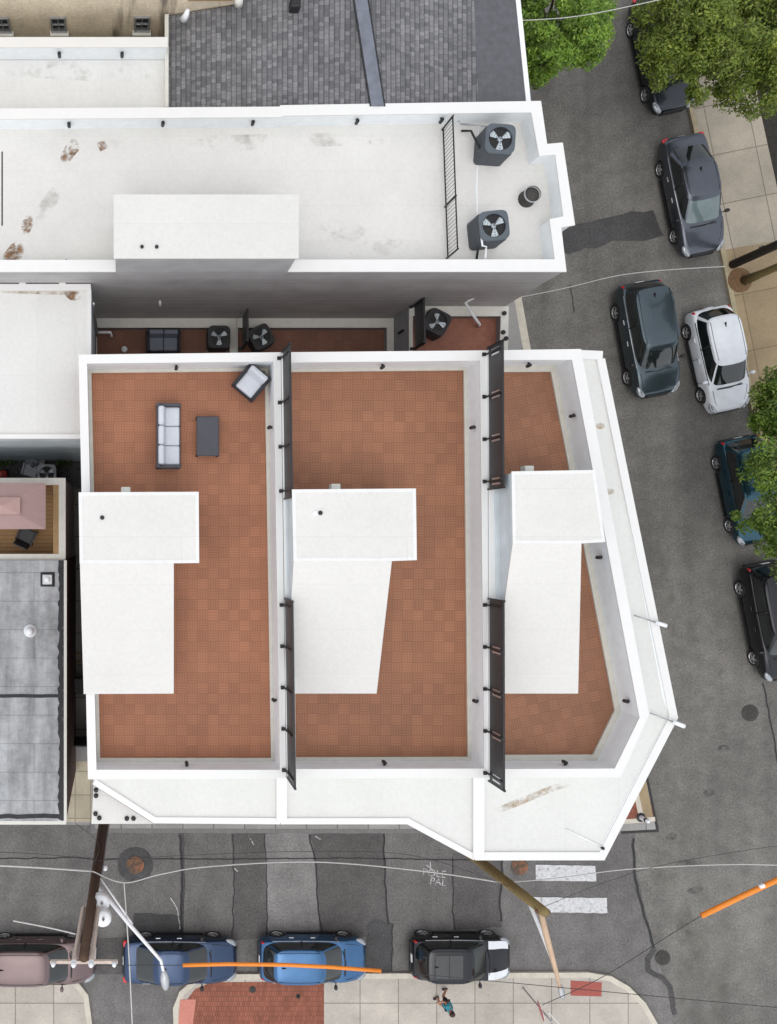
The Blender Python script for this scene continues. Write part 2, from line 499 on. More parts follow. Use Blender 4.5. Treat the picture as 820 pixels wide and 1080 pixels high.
M['kerb'] = plain('kerb_stone', rgb(208, 200, 184, .9), .85, 0, 0, .14, 4)
M['kerb_y'] = plain('yellowed_kerb', rgb(174, 162, 132, .85), .85, 0, 0, .2, 4)
M['brickpave'] = m_brick('red_brick_paving', rgb(160, 96, 74, .9), rgb(138, 80, 61, .9), rgb(112, 72, 58, .9), .10, .20, 0, False, .010, .15)
M['tactile'] = plain('red_tactile', rgb(158, 84, 74), .8, 0, 0, .12, 12)
M['tactile_p'] = plain('pink_tactile', rgb(196, 128, 112), .8, 0, 0, .12, 12)
M['paint_w'] = None
M['spray'] = m_stain('white_spray_paint', (.75, .75, .73, 1), 7, .36, .60, (0, 0, 0), .8, False)
M['soil'] = plain('dark_soil', (.030, .026, .020, 1), .95, 0, 0, .4, 8)
M['yard'] = plain('dark_yard_ground', (.075, .074, .074, 1), .95, 0, 0, .5, 5)
M['mulch'] = plain('mulch', rgb(112, 86, 60), .95, 0, 0, .35, 14)
M['iron'] = plain('cast_iron', (.06, .055, .05, 1), .7, .3, 0, .3, 10)
M['rust_iron'] = m_rust_iron()
M['pole'] = m_siding('dark_creosote_pole', rgb(88, 66, 52, .9), .05, .7, 'x', .9)
M['pole_o'] = m_siding('olive_treated_pole', rgb(136, 118, 76, .9), .05, .75, 'x', .9)
M['pole_d'] = m_siding('black_stained_pole', rgb(52, 42, 34), .05, .7, 'x', .9)
M['lumber'] = plain('weathered_lumber', rgb(214, 196, 182, .9), .85, 0, 0, .18, 7)
M['arm_tan'] = plain('tan_painted_arm', rgb(212, 182, 152, .85), .6, 0, 0, .1, 5)
M['cable'] = plain('grey_cable', rgb(206, 204, 200, .85), .6, 0, 0, .1, 5)
M['wire'] = plain('dark_wire', (.03, .03, .03, 1), .6)
M['orange'] = plain('orange_line_guard', rgb(240, 140, 40, .95), .5, 0, 0, .08, 4)
M['wood_deck'] = m_siding('wood_deck_boards', rgb(150, 116, 76, .85), .14, .55, 'y', .8)
M['wood_cap'] = plain('tan_wood', rgb(172, 140, 98, .85), .8, 0, 0, .15, 6)
M['pink'] = plain('dusty_pink_canvas', rgb(176, 148, 144, .85), .9, 0, 0, .05, 6)
M['pink_l'] = plain('light_pink_canvas', rgb(186, 154, 148, .9), .9, 0, 0, .05, 6)
M['red'] = plain('red_plastic', rgb(206, 80, 66), .5)
M['skin'] = plain('skin', rgb(196, 142, 116, .85), .6)
M['cyan_cloth'] = plain('turquoise_cloth', rgb(56, 160, 178, .85), .9, 0, 0, .2, 12)
M['dark_cloth'] = plain('dark_cloth', rgb(52, 44, 46), .9)
M['hair'] = plain('brown_hair', rgb(66, 44, 34), .7)
M['sign_red'] = plain('red_sign_sheeting', rgb(190, 40, 36), .4)
M['sign_white'] = plain('white_sign_sheeting', rgb(232, 232, 230), .4)
M['glass'] = None; M['rubber'] = plain('tyre_rubber', (.02, .02, .021, 1), .75)
M['chrome'] = plain('alloy', (.66, .67, .69, 1), .25, .8, 0, .04)
M['trim'] = plain('black_trim', (.012, .012, .013, 1), .5)
M['lamp_red'] = plain('red_lens', rgb(196, 24, 24), .15, 0, .8)
M['lamp_clear'] = plain('clear_lens', (.30, .32, .34, 1), .08, .3, 1.0)
M['bark'] = plain('bark', rgb(92, 76, 58), .9, 0, 0, .3, 9)
M['bark_moss'] = plain('mossy_bark', rgb(112, 98, 58), .95, 0, 0, .35, 7)
M['leaf_a'] = m_leaf('bright_leaves', [(.09, .18, .018, 1), (.18, .32, .035, 1), (.32, .44, .07, 1)])
M['leaf_b'] = m_leaf('olive_leaves', [(.08, .13, .016, 1), (.18, .25, .03, 1), (.28, .32, .06, 1)])
M['leaf_c'] = m_leaf('dark_leaves', [(.065, .13, .016, 1), (.14, .24, .028, 1), (.28, .38, .06, 1)])
M['leaf_d'] = m_leaf('shrub_leaves', [(.02, .05, .008, 1), (.05, .10, .015, 1), (.14, .18, .05, 1)])
M['rust'] = m_stain('rust_stain', rgb(140, 104, 70), 3.6, .42, .60, (0, 0, 0), .85)
M['rust2'] = m_stain('rust_streak', rgb(176, 150, 116), 3.6, .40, .66, (3, 7, 0), .6)
M['oil'] = m_stain('oil_spot', (.03, .03, .032, 1), 2.6, .36, .70, (1, 4, 0), .5)
M['grime'] = m_stain('grime', rgb(140, 132, 122), 1.1, .52, .72, (9, 2, 0), .32)
M['greytar'] = None

def _special():
    # beige stucco with dark vertical run-down stains
    t = NT('beige_stucco'); v = t.coord()
    c = rgb(228, 212, 186, 1.0)
    col = t.ramp(t.noise(v, .8, 6, .65), [(.3, scale_c(c, .72)), (.7, scale_c(c, 1.1))])
    vs = t.coord(0, (1.0, 1.0, .10)); st = t.noise(vs, 1.3, 4, .6)
    col = t.mix(t.ramp(st, [(.58, grey(0)), (.68, grey(.8))]), col, rgb(88, 80, 72))
    col = t.mix(1.0, col, t.ramp(t.noise(v, 12, 4), [(.3, grey(.85)), (.7, grey(1.1))]), 'MULTIPLY')
    M['beige'] = t.set(col, .9)
    # worn thermoplastic paint
    t = NT('worn_crossing_paint'); v = t.coord()
    f = t.noise(v, 7, 6, .75)
    col = t.ramp(f, [(.34, grey(.20)), (.42, grey(.50)), (.62, grey(.66))])
    M['paint_w'] = t.set(col, .8)
    # car glass: dark, slick
    t = NT('tinted_glass'); f = t.noise(t.coord(), 1.6, 3)
    col = t.ramp(f, [(.3, (.006, .008, .008, 1)), (.7, (.018, .024, .024, 1))])
    M['glass'] = t.set(col, .04, 0, 0, .8)
    t = NT('pale_glass'); f = t.noise(t.coord(), 1.6, 3)
    col = t.ramp(f, [(.3, (.10, .14, .145, 1)), (.7, (.17, .22, .22, 1))])
    M['glass_pale'] = t.set(col, .06, 0, 0, .8)
    t = NT('house_glass'); M['house_glass'] = t.set((.02, .024, .03, 1), .08)
    # flat asphalt roof with pale aluminium coating, streaked
    t = NT('aluminised_roof'); v = t.coord()
    c = rgb(172, 174, 175, .9)
    col = t.ramp(t.noise(v, .7, 6, .7), [(.28, scale_c(c, .62)), (.5, c), (.7, scale_c(c, 1.15))])
    vs = t.coord(0, (1, .14, 1)); col = t.mix(1.0, col, t.ramp(t.noise(vs, 2.2, 5, .6), [(.3, grey(.60)), (.62, grey(1.08))]), 'MULTIPLY')
    col = t.mix(1.0, col, t.ramp(t.noise(v, 5, 5, .7), [(.3, grey(.8)), (.6, grey(1.05))]), 'MULTIPLY')
    br = t.n('ShaderNodeTexBrick'); t.l(v, br.inputs['Vector']); br.inputs['Scale'].default_value = 1
    br.inputs['Brick Width'].default_value = 3.1; br.inputs['Row Height'].default_value = .95; br.inputs['Mortar Size'].default_value = .012
    br.inputs['Color1'].default_value = grey(1); br.inputs['Color2'].default_value = grey(.96); br.inputs['Mortar'].default_value = grey(.62)
    col = t.mix(1.0, col, br.outputs['Color'], 'MULTIPLY')
    M['greytar'] = t.set(col, .6, .15)
_special()

# ------------------------------------------------------------------ ground, streets, pavements
road = MB(); road.sheet([(-180, -180), (180, -180), (180, 180), (-180, 180)], 0.0)
struct('road', road, M['asphalt'])
# the avenue's own surfacing, up to the tar joint in the junction
KE = [(680, -190), (709, 20), (727, 112), (763, 275), (797, 450), (836, 640), (880, 860), (950, 1200), (990, 1400)]
J = [(735, 1200), (722, 1110), (713, 1080), (695, 1010), (676, 950), (669, 905), (672, 870), (640, 700), (560, 370), (540, 250), (505, 90), (455, -190)]
ave = PL(wob(J, 2, 22, False) + KE[:-1], 0)
e = MB(); e.sheet(ave, .004)
struct('road', e, M['asphalt_e'])

HK = .13
def block(name, px, mat):
    m = MB(); m.prism(PL(px, HK), -.05, HK)
    return struct(name, m, mat)
def kerb(px, w, mat, side):
    m = MB(); pts = PL(px, HK)
    strip(m, pts, w if side > 0 else .012, .012 if side > 0 else w, -.04, HK + .006)
    return struct('kerb', m, mat)
NWK = [(-700, 870), (96, 870), (97, 878), (655, 879), (695, 877), (682, 812), (664, 770), (560, 370), (549, 308), (506, 90), (455, -190)]
block('pavement', NWK + [(-700, -190)], M['walk_n'])
kerb(NWK[1:4], .16, plain('dark_kerb', rgb(134, 132, 130, .8), .85, 0, 0, .15), 1)
kerb(NWK[3:7], .09, plain('black_kerb_edge', rgb(60, 58, 56, .8), .85), 1)
kerb(NWK[6:], .30, M['kerb'], 1)
# east pavement: pale concrete flags, then an older tan stretch
EW = [(p[0] + 74, p[1]) for p in KE]
def at_y(line, y):
    for a, b in zip(line, line[1:]):
        if a[1] <= y <= b[1]: return a[0] + (b[0] - a[0]) * (y - a[1]) / (b[1] - a[1])
block('pavement', [(at_y(KE, y), y) for y in (-180, 20, 112, 264)] + [(at_y(KE, 252) + 74, 252), (at_y(KE, 112) + 74, 112), (at_y(KE, -180) + 74, -180)], M['walk_e'])
block('pavement', [(at_y(KE, 264), 264), (at_y(KE, 450), 450), (at_y(KE, 1390), 1390), (at_y(KE, 1390) + 74, 1390), (at_y(KE, 450) + 74, 450), (at_y(KE, 252) + 74, 252)], M['walk_tan'])
kerb([(at_y(KE, y), y) for y in (-180, 20, 112, 275, 450, 640, 860, 1200, 1390)], .17, M['kerb_y'], 1)
m = MB(); m.prism(PL([(at_y(KE, y) + 74.2, y) for y in (-180, 20, 112, 275, 450, 640, 860, 1390)] + [(1900, 1390), (1900, -180)], .10), -.05, .10)
struct('planting_bed', m, M['soil'])
# south pavement
SK = [(186, 1400), (184, 1100), (183, 1064), (190, 1046), (204, 1034), (226, 1028), (420, 1027), (620, 1026), (645, 1030), (664, 1041), (681, 1058), (696, 1084), (706, 1120), (722, 1400)]
block('pavement', SK, M['walk_s'])
kerb(SK, .20, M['kerb'], -1)
SL = [(-700, 1029), (64, 1029), (82, 1036), (93, 1050), (97, 1080), (99, 1400)]
block('pavement', SL + [(-700, 1400)], M['walk_s'])
kerb(SL, .2, M['kerb'], -1)
m = MB(); m.sheet(PL([(196, 1056), (206, 1043), (224, 1036), (342, 1035), (342, 1200), (196, 1200)], HK), HK + .005); struct('brick_paving', m, M['brickpave'])
m = MB(); m.sheet(PL([(190, 1054), (207, 1054), (203, 1085), (188, 1085)], HK), HK + .009); struct('tactile_paving', m, M['tactile_p'])
m = MB(); m.sheet(PL([(602, 1034), (635, 1036), (634.5, 1051), (602, 1050)], HK), HK + .005); struct('tactile_paving', m, M['tactile'])
# cream pavement by the alley and at the avenue corner
m = MB(); m.sheet(PL([(60, 803), (96.5, 803), (97, 867), (60, 867)], HK), HK + .005); struct('pavement_flags', m, M['walk_cream'])
m = MB(); m.sheet(PL([(640, 800), (674, 800), (691, 864), (640, 866)], HK), HK + .005); struct('brick_paving', m, M['brickpave'])
m = MB(); strip(m, PL([(645, 867), (691, 863)], HK), .06, .12, HK, HK + .012); struct('pavement_band', m, M['kerb'])
m = MB(); strip(m, PL([(671, 836), (677, 864)], HK), .10, .10, HK, HK + .016); struct('pavement_band', m, M['kerb'])
m = MB(); m.sheet(PL([(677, 800), (689, 862), (679, 863), (671, 830), (664, 800)], HK), HK + .009); struct('pavement_flags', m, M['walk_tan'])

# repairs, seams, marks and one painted shadow on the street
def patch(px, mat, z, amp=.05):
    m = MB(); m.sheet(wob(PL(px, 0), amp), z); return struct('asphalt_patch_or_shadow', m, mat)
patch([(592, 243), (612, 236), (640, 228), (668, 224), (690, 221), (696, 238), (699, 250), (680, 253), (660, 253), (636, 258), (600, 268), (594, 266)], M['patch'], .008, .07)
patch([(561, 330), (640, 310), (700, 300), (746, 292), (752, 340), (700, 350), (570, 372)], M['patch2'], .0085, .05) if False else None
patch([(244, 879), (279, 879), (281, 930), (283, 990), (246, 992), (247, 940)], M['patch2'], .004, .04)
patch([(327, 879), (405, 879), (407, 930), (412, 990), (338, 985), (335, 930), (333, 905)], M['patch2'], .004, .04)
patch([(397, 968), (415, 975), (414, 1027), (385, 1027), (388, 975)], M['patch'], .008, .05)
patch([(478, 900), (530, 900), (528, 935), (530, 978), (480, 980)], M['patch2'], .004, .04)
patch([(141, 962), (190, 966), (190, 990), (140, 992)], M['patch'], .004, .04)  # shadow north of the navy saloon, painted as a dark sheet
patch([(189, 879), (194, 879), (196, 930), (194, 985), (190, 985), (192, 930)], M['patch'], .008, .03)
patch([(20, 992), (130, 988), (240, 992), (240, 1027), (20, 1027)], M['patch2'], .0125, .05)
patch([(280, 879), (327, 879), (334, 930), (337, 985), (283, 990)], M['patch3'], .0035, .03)
def crack(px, w=.02, mat='tar', z=.014, amp=.03):
    m = MB(); pts = wob(PL(px, 0), amp, .25, False); strip(m, pts, w, w, z - .002, z); return struct('tar_seam', m, M[mat])
crack([(97, 906), (230, 906), (360, 905), (505, 907)], .022, 'tar', .014, .015)
crack([(246, 880), (247, 940), (245, 990)], .022)
crack([(279, 880), (282, 940), (282, 990)], .018)
crack([(326, 880), (333, 910), (336, 960), (340, 990)], .03)
crack([(405, 880), (406, 930), (410, 975)], .035)
crack([(414, 975), (413, 1027)], .025)
crack([(478, 905), (478, 960), (480, 980)], .022)
crack([(530, 905), (530, 930), (527, 950), (529, 972)], .04)
crack([(190, 880), (192, 930), (191, 985)], .045)
crack([(-60, 905), (96, 905)], .02)
crack([(668, 885), (669, 920), (677, 955), (690, 1000)], .05, 'tar', .016, .03)
crack([(690, 1000), (682, 1012), (684, 1024), (698, 1030), (706, 1040), (712, 1070)], .10, 'patch', .018, .05)
crack([(805, 720), (815, 770), (825, 830)], .03)
crack([(601, 300), (606, 330)], .03, 'patch', .012, .03)
for pts in ([(744, 838), (752, 834)], [(716, 912), (738, 909)], [(705, 884), (712, 881)], [(728, 940), (740, 938)], [(760, 790), (768, 789)], [(700, 780), (705, 770)]):
    a_ = P(*pts[0], 0); b_ = P(*pts[1], 0); c_ = (a_ + b_) / 2; L_ = (b_ - a_).length * .6 + .1; an_ = math.atan2(b_.y - a_.y, b_.x - a_.x)
    m = MB(); m.sheet(wob([(c_.x + L_ * math.cos(t) * math.cos(an_) - .16 * math.sin(t) * math.sin(an_), c_.y + L_ * math.cos(t) * math.sin(an_) + .16 * math.sin(t) * math.cos(an_)) for t in [k * PI / 8 for k in range(16)]], .02, 9), .012); struct('oil_spot', m, M['oil'])
M['dust'] = m_stain('pale_road_dust', (.24, .23, .19, 1), .9, .46, .70, (4, 4, 0), .55)
for px in ([(674, 800), (735, 800), (742, 900), (725, 1010), (700, 990), (682, 900)], [(700, 990), (745, 930), (775, 1080), (760, 1180), (735, 1120)], [(640, 470), (670, 470), (730, 700), (735, 800), (700, 800)]):
    m = MB(); m.sheet(wob(PL(px, 0), .1), .0105); struct('road_dust', m, M['dust'])
# crossing bars
for px in ([(565, 912), (628, 913), (629, 929.5), (565, 928.5)], [(562, 946), (640, 947), (640.5, 963), (571, 962)]):
    m = MB(); m.sheet(wob(PL(px, 0), .012, .2), .020); struct('crossing_bar', m, M['paint_w'])
# survey writing sprayed on the street
def text(body, px, py, size, mat, z, name, parent=None, shear=0.0):
    cu = bpy.data.curves.new(name, 'FONT'); cu.body = body; cu.size = size; cu.align_x = 'CENTER'; cu.align_y = 'CENTER'; cu.shear = shear
    o = bpy.data.objects.new(name, cu); COL.objects.link(o)
    dg = bpy.context.evaluated_depsgraph_get()
    me = bpy.data.meshes.new_from_object(o.evaluated_get(dg)); bpy.data.objects.remove(o)
    q = bpy.data.objects.new(name, me); COL.objects.link(q); me.materials.clear(); me.materials.append(mat)
    if parent is None: q.location = P(px, py, 0) + Vector((0, 0, z))
    return q
for w, px, py, sz in (('POLE', 458, 921, .42), ('PAL', 462, 930, .40)):
    q = text(w, px, py, sz, M['spray'], .022, 'pavement_writing'); q['kind'] = 'structure'; q.rotation_euler = (0, 0, R(-7))
m = MB(); strip(m, PL([(450, 912), (458, 919)], 0), .02, .02, .018, .022); strip(m, PL([(454, 909), (454, 916)], 0), .02, .02, .019, .023)
struct('pavement_writing', m, M['spray'])
# white survey ticks along the kerb
for px in ([(264, 884), (268, 891)], [(333, 882), (338, 885)], [(180, 947), (188, 960), (190, 980)], [(247, 915), (251, 919)]):
    m = MB(); strip(m, wob(PL(px, 0), .02, .2, False), .02, .02, .020, .022); struct('survey_mark', m, M['spray'])
def manhole(px, py, r, label, mat, ring=None, z=.02):
    t = thing('manhole_cover', label, 'manhole cover', P(px, py, 0))
    x, y, _ = P(px, py, 0)
    if ring:
        m = MB(); m.sheet(wob([(x + ring * math.cos(a * .2618), y + ring * math.sin(a * .2618)) for a in range(24)], .012, 9), z - .004); m.build('collar', M['patch'], t)
    m = MB(); m.lathe([(0, z + .012), (r * .8, z + .012), (r * .84, z + .004), (r * .9, z + .012), (r, z + .010), (r, z)], (x, y, 0), 28); m.build('lid', mat, t)
    m = MB()
    for k in range(-3, 4):
        L = math.sqrt(max(0, (r * .75) ** 2 - (k * r * .2) ** 2))
        m.box((x + k * r * .2, y, z + .016), (.03, 2 * L, .01))
    m.build('grip_pattern', mat, t)
manhole(143, 912, .36, 'orange rusted manhole cover with a dark collar beside the dark utility pole', M['rust_iron'], .72)
manhole(548, 914, .34, 'rusty square-edged manhole patch left of the white crossing bars', M['rust_iron'])
manhole(791, 752, .34, 'grey manhole cover alone in the avenue lane', M['iron'], None, .016)
manhole(699, 1010, .30, 'small grey manhole at the tar joint near the rounded pavement corner', M['iron'], None, .03)
manhole(266, 1042, .13, 'larger round dark cap set in the red brick paving', M['iron'], None, HK + .012)
manhole(314, 1049, .09, 'small dark cap at the right of the red brick paving', M['iron'], None, HK + .012)

# ------------------------------------------------------------------ facade window helper
def window_on(root, p0, p1, t, zc, w, h, frame_mat, name='window'):
    a = Vector(p0); b = Vector(p1); d = (b - a).normalized(); n = Vector((d.y, -d.x))
    c = a.lerp(b, t)
    ang = math.atan2(d.y, d.x)
    fm = MB()
    for s_ in (-1, 1):
        q = c + d * (s_ * w / 2) + n * .02
        fm.box((q.x, q.y, zc), (.08, .10, h + .08), ang)
        q = c + n * .02
        fm.box((q.x, q.y, zc + s_ * h / 2), (w - .08, .098, .08), ang)
    q = c + n * .02; fm.box((q.x, q.y, zc), (w - .08, .07, .05), ang)
    fo = fm.build(name, frame_mat, root)
    g = MB(); q = c + n * .012; g.box((q.x, q.y, zc), (w - .06, .03, h - .06), ang); g.build('pane', M['house_glass'], fo)
    s2 = MB(); q = c + n * .06; s2.box((q.x, q.y, zc - h / 2 - .08), (w + .2, .16, .07), ang); s2.build('sill', M['cap_cream'], fo)
def wall_lamp(root, p, d, mat='black', name='wall_lamp'):
    """small cylinder light on a bracket; d = direction out of the wall"""
    x, y, z = p; d = Vector((d[0], d[1], 0)).normalized()
    m = MB(); c = Vector(p) + d * .09
    m.lathe([(.0, .11), (.05, .11), (.054, .08), (.054, -.10), (0, -.10)], c, 12)
    m.tube([Vector(p) - d * .004, c], .035, 8)
    return m.build(name, M[mat], root)
def downlight(root, p, r=.07, h=.07, name='roof_vent', mat='black'):
    m = MB(); m.lathe([(0, h), (r * .8, h), (r, h * .7), (r, -.01), (0, -.01)], p, 12); return m.build(name, M[mat], root)

# ------------------------------------------------------------------ the three row houses with roof decks
HP, HD, HL = 11.5, 10.4, 10.3
# wall lines (outer, inner at coping)
HOUSES = [
 dict(label='left row house of the corner terrace, terracotta roof deck holding the outdoor furniture',
      outer=[(83, 374), (296.3, 371.5), (302, 821), (93, 822)], inner=[(91.6, 383), (289, 381), (296, 812.3), (101.5, 812.3)], tile='tile_a',
      pent=[(85, 521), (208, 520.5), (208.5, 592), (182, 592.3), (182, 730), (90, 730.5)], lamps=[((186, 384), (0, -1)), ((288, 451), (-1, 0)), ((290, 738), (-1, 0)), ((197, 808), (0, 1))],
      dot=(108, 546), wl=(133, 520)),
 dict(label='middle row house of the corner terrace, empty brown roof deck between two fences',
      outer=[(296.9, 371.5), (514.5, 369.5), (515.6, 820.5), (302.6, 821)], inner=[(307, 382), (507, 380), (511.5, 811), (312, 811.5)], tile='tile_b',
      pent=[(310, 518), (437, 517), (438, 589), (412, 590), (396, 730), (309.5, 730)], lamps=[((403, 381), (0, -1)), ((504, 451), (-1, 0)), ((506, 739), (-1, 0)), ((405, 808), (0, 1))],
      dot=(338, 541), wl=(360, 517)),
 dict(label='corner row house with angled street wall and wedge shaped brown roof deck',
      outer=[(515.1, 369.5), (613, 368), (685, 753), (655, 820), (516.2, 820.5)], inner=[(524, 379.5), (604, 379), (675.3, 757), (649, 811), (525.5, 811.5)], tile='tile_c',
      pent=[(541.5, 499), (626, 497.5), (636.5, 570), (612, 571.5), (608.5, 730), (525, 730)], lamps=[((557, 379), (0, -1)), ((613, 437), (-1, .2)), ((641, 586), (-1, .2)), ((671, 737), (-1, .2)), ((595, 808), (0, 1))],
      dot=None, wl=(569, 497.5)),
]
HPENT, HLOW = 12.85, 11.25
def pw(pts, h): return [Vector(P2(a, b, h)) for a, b in pts]
# ledge (third-floor roof) outlines
o1, o2, o3 = (PL(h['outer'], HP) for h in HOUSES)
LE = 10.36
sw1 = P2(98.5, 826, LE); sw1b = P2(163, 867, LE)
yl = P2(0, 868, LE)[1]
party1 = (4.735, yl); 
bay_a = P2(430, 868, LE); bay_b = P2(500, 906, LE)
party2 = (P2(515.9, 820, HP)[0] + .02, bay_b[1])
bay_c = P2(637, 906, LE); bay_d = P2(714, 757, LE); bay_e = P2(637, 378, LE)
G = .004
body1 = [o1[0], o1[1], (party1[0] - G, party1[1]), sw1b, sw1]
body2 = [o2[0], o2[1], (party2[0] - G, party2[1]), bay_b, bay_a, (party1[0] + G, party1[1])]
body3 = [o3[0], o3[1], bay_e, bay_d, bay_c, (party2[0] + G, party2[1])]
# bay_b lies on the party line's end: keep a clean edge
body2 = [o2[0], o2[1], (party2[0] - G, party2[1]), bay_a, (party1[0] + G, party1[1])]
bodies = [body1, body2, body3]
rear = [
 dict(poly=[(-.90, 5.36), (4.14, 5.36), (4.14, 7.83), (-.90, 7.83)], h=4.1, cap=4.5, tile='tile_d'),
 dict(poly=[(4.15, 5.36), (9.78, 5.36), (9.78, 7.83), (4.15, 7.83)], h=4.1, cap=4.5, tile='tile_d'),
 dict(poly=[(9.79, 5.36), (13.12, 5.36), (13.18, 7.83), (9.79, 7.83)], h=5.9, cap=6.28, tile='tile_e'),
]
house_roots = []
for i, H in enumerate(HOUSES):
    cx = sum(p[0] for p in bodies[i]) / len(bodies[i])
    root = thing('row_house', H['label'], 'row house', (cx, 0, 0), 0, 'row houses of the white corner terrace')
    house_roots.append(root)
    b = bodies[i]
    m = MB(); m.prism(b, 0, HL - .02); m.build('wall', M['street_brick'], root)
    m = MB(); m.prism(offset(b, .006), HL - .02, HL); m.build('ledge_roof', M['ledge'], root)
    out = PL(H['outer'], HP); inn = PL(H['inner'], HP)
    # parapet wall and metal coping
    m = MB(); m.ring(out, offset(inn, -.02) if False else inn, HL, HP - .06); m.build('parapet', M['flash'], root)
    m = MB(); m.ring(offset(out, -.0 if i else 0), offset(inn, .012), HP - .06, HP); m.build('coping', M['coping'], root)
    m = MB(); m.sheet(offset(inn, .02), HD); m.build('roof_deck', M[H['tile']], root)
    m = MB(); m.ring(offset(inn, .003), offset(inn, .17 if i == 2 else .10), HD - .02, HD + .07); m.build('cant_strip', M['cant'], root)
    # stair penthouse: high flat part, then a roof that follows the stair down
    pp = H['pent']
    HLOW = 11.62 if i == 0 else 11.25
    hi = PL(pp[:4], HPENT)                       # nw ne se inner-corner
    lo_n = [P2(*pp[3], HPENT)]
    nw = hi[0]; ne = hi[1]; se = hi[2]; ic = hi[3]
    sw_hi = (nw[0] + (P2(*pp[5], HLOW)[0] - nw[0]) * .33, ic[1])
    se_lo = P2(*pp[4], HLOW); sw_lo = P2(*pp[5], HLOW)
    if i == 2: sw_lo = (nw[0] + .10, sw_lo[1]); sw_hi = (nw[0] + .03, ic[1])
    if i == 1: sw_lo = (nw[0] + .12, sw_lo[1]); sw_hi = (nw[0] + .04, ic[1])
    pent = MB()
    zb = HD - .01
    foot = [nw, ne, se, ic, se_lo, sw_lo, sw_hi]
    tops = [HPENT - .05] * 4 + [HLOW - .05] * 2 + [HPENT - .05]
    n = 7
    vs = [(x, y, zb) for x, y in foot] + [(p[0], p[1], z) for p, z in zip(foot, tops)]
    fs = [tuple(reversed(range(n))), (7, 8, 9, 10, 13), (13, 10, 11, 12)]
    for k in range(n): fs.append((k, (k+1) % n, n + (k+1) % n, n + k))
    pent.add(vs, fs)
    po = pent.build('stair_penthouse', M['pent_wall'], root)
    # white roof skin, two slabs lapping 4 cm over the walls
    def skin(poly, zs, t0=.002, t1=.055):
        nn = len(poly); q = offset(poly, -.04)
        mm = MB(); mm.add([(x, y, z + t0 - .05) for (x, y), z in zip(q, zs)] + [(x, y, z + t1 - .05) for (x, y), z in zip(q, zs)],
                          [tuple(reversed(range(nn))), tuple(range(nn, 2*nn))] + [(k, (k+1) % nn, nn + (k+1) % nn, nn + k) for k in range(nn)])
        return mm
    zz = (HPENT - HLOW) * .04 / max(.1, (ic[1] - sw_lo[1]))
    skin([nw, ne, se, ic, sw_hi], [HPENT] * 5).build('penthouse_roof', M['white_new'], po)
    mm = MB(); q = offset([nw, ne, se, ic, sw_hi], -.046); mm.ring(q, offset(q, .09), HPENT - .03, HPENT + .012); mm.build('edge_trim', M['white'], po)
    low = [sw_hi, ic, se_lo, sw_lo]
    mm = MB(); q = [(sw_hi[0] - .04, sw_hi[1] - .03), (ic[0] + .04, ic[1] - .045), (se_lo[0] + .04, se_lo[1] - .04), (sw_lo[0] - .04, sw_lo[1] - .04)]
    zs = [HPENT - .004, HPENT - .004, HLOW, HLOW]
    mm.add([(x, y, z - .048) for (x, y), z in zip(q, zs)] + [(x, y, z + .003) for (x, y), z in zip(q, zs)], [(3, 2, 1, 0), (4, 5, 6, 7), (0, 1, 5, 4), (1, 2, 6, 5), (2, 3, 7, 6), (3, 0, 4, 7)])
    mm.build('stair_roof', M['white_new'], po)
    if H['dot']:
        x, y = P2(*H['dot'], HPENT); downlight(po, (x, y, HPENT), .06, .06, 'roof_drain')
        if i == 1:
            x, y = P2(333, 541.5, HPENT); downlight(po, (x, y, HPENT), .07, .03, 'roof_patch', 'flash')
    x, y = P2(*H['wl'], HPENT); mm = MB(); mm.bbox((x, ne[1] + .10, 12.1), (.26, .22, .3), .03); mm.build('outdoor_lamp', M['cap_cream'], po)
    # door out of the penthouse, on its east wall below the roof
    mm = MB(); dy = (ne[1] + se[1]) / 2; dx = (ne[0] + se[0]) / 2
    mm.box((dx + .0, dy, HD + 1.05), (.06, .85, 2.06), math.atan2(se[1] - ne[1], se[0] - ne[0]) + PI / 2 if i == 2 else 0); d_ = mm.build('penthouse_door', M['galv'], po)
    for (px, py), d in H['lamps']:
        x, y = P2(px, py, HP - .5)
        # sit the lamp on the nearest inner wall face
        best = None
        for k in range(len(inn)):
            a, c = Vector(inn[k]), Vector(inn[(k+1) % len(inn)]); u = (c - a)
            tt = max(.02, min(.98, (Vector((x, y)) - a).dot(u) / u.length_squared)); q = a + u * tt
            dd = (q - Vector((x, y))).length
            if best is None or dd < best[0]: best = (dd, q, u)
        q = best[1]; nn = Vector((best[2].y, -best[2].x)).normalized()
        if nn.dot(Vector(d)) < 0: nn = -nn
        wall_lamp(root, (q.x, q.y, HP - .45), (nn.x, nn.y))
    # rear wing with its own little deck
    rw = rear[i]; pl = rw['poly']
    m = MB(); m.prism(pl, 0, rw['h'] - .02); m.build('rear_wing', M['rear_wall'], root)
    inr = [(pl[0][0] + (.03 if i != 2 else .12), pl[0][1] + .01), (pl[1][0] - (.24 if i != 2 else .27), pl[1][1] + .01), (pl[2][0] - (.24 if i != 2 else .27), pl[2][1] - .33), (pl[3][0] + (.03 if i != 2 else .12), pl[3][1] - .33)]
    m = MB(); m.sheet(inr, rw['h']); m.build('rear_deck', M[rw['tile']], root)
    m = MB(); m.ring(pl, inr, rw['h'] - .02, rw['cap'] - .05); m.build('rear_parapet', M['rear_wall'], root)
    m = MB(); m.ring(offset(pl, -.0), offset(inr, .006), rw['cap'] - .05, rw['cap']); m.build('rear_coping', M['cap_cream'], root)

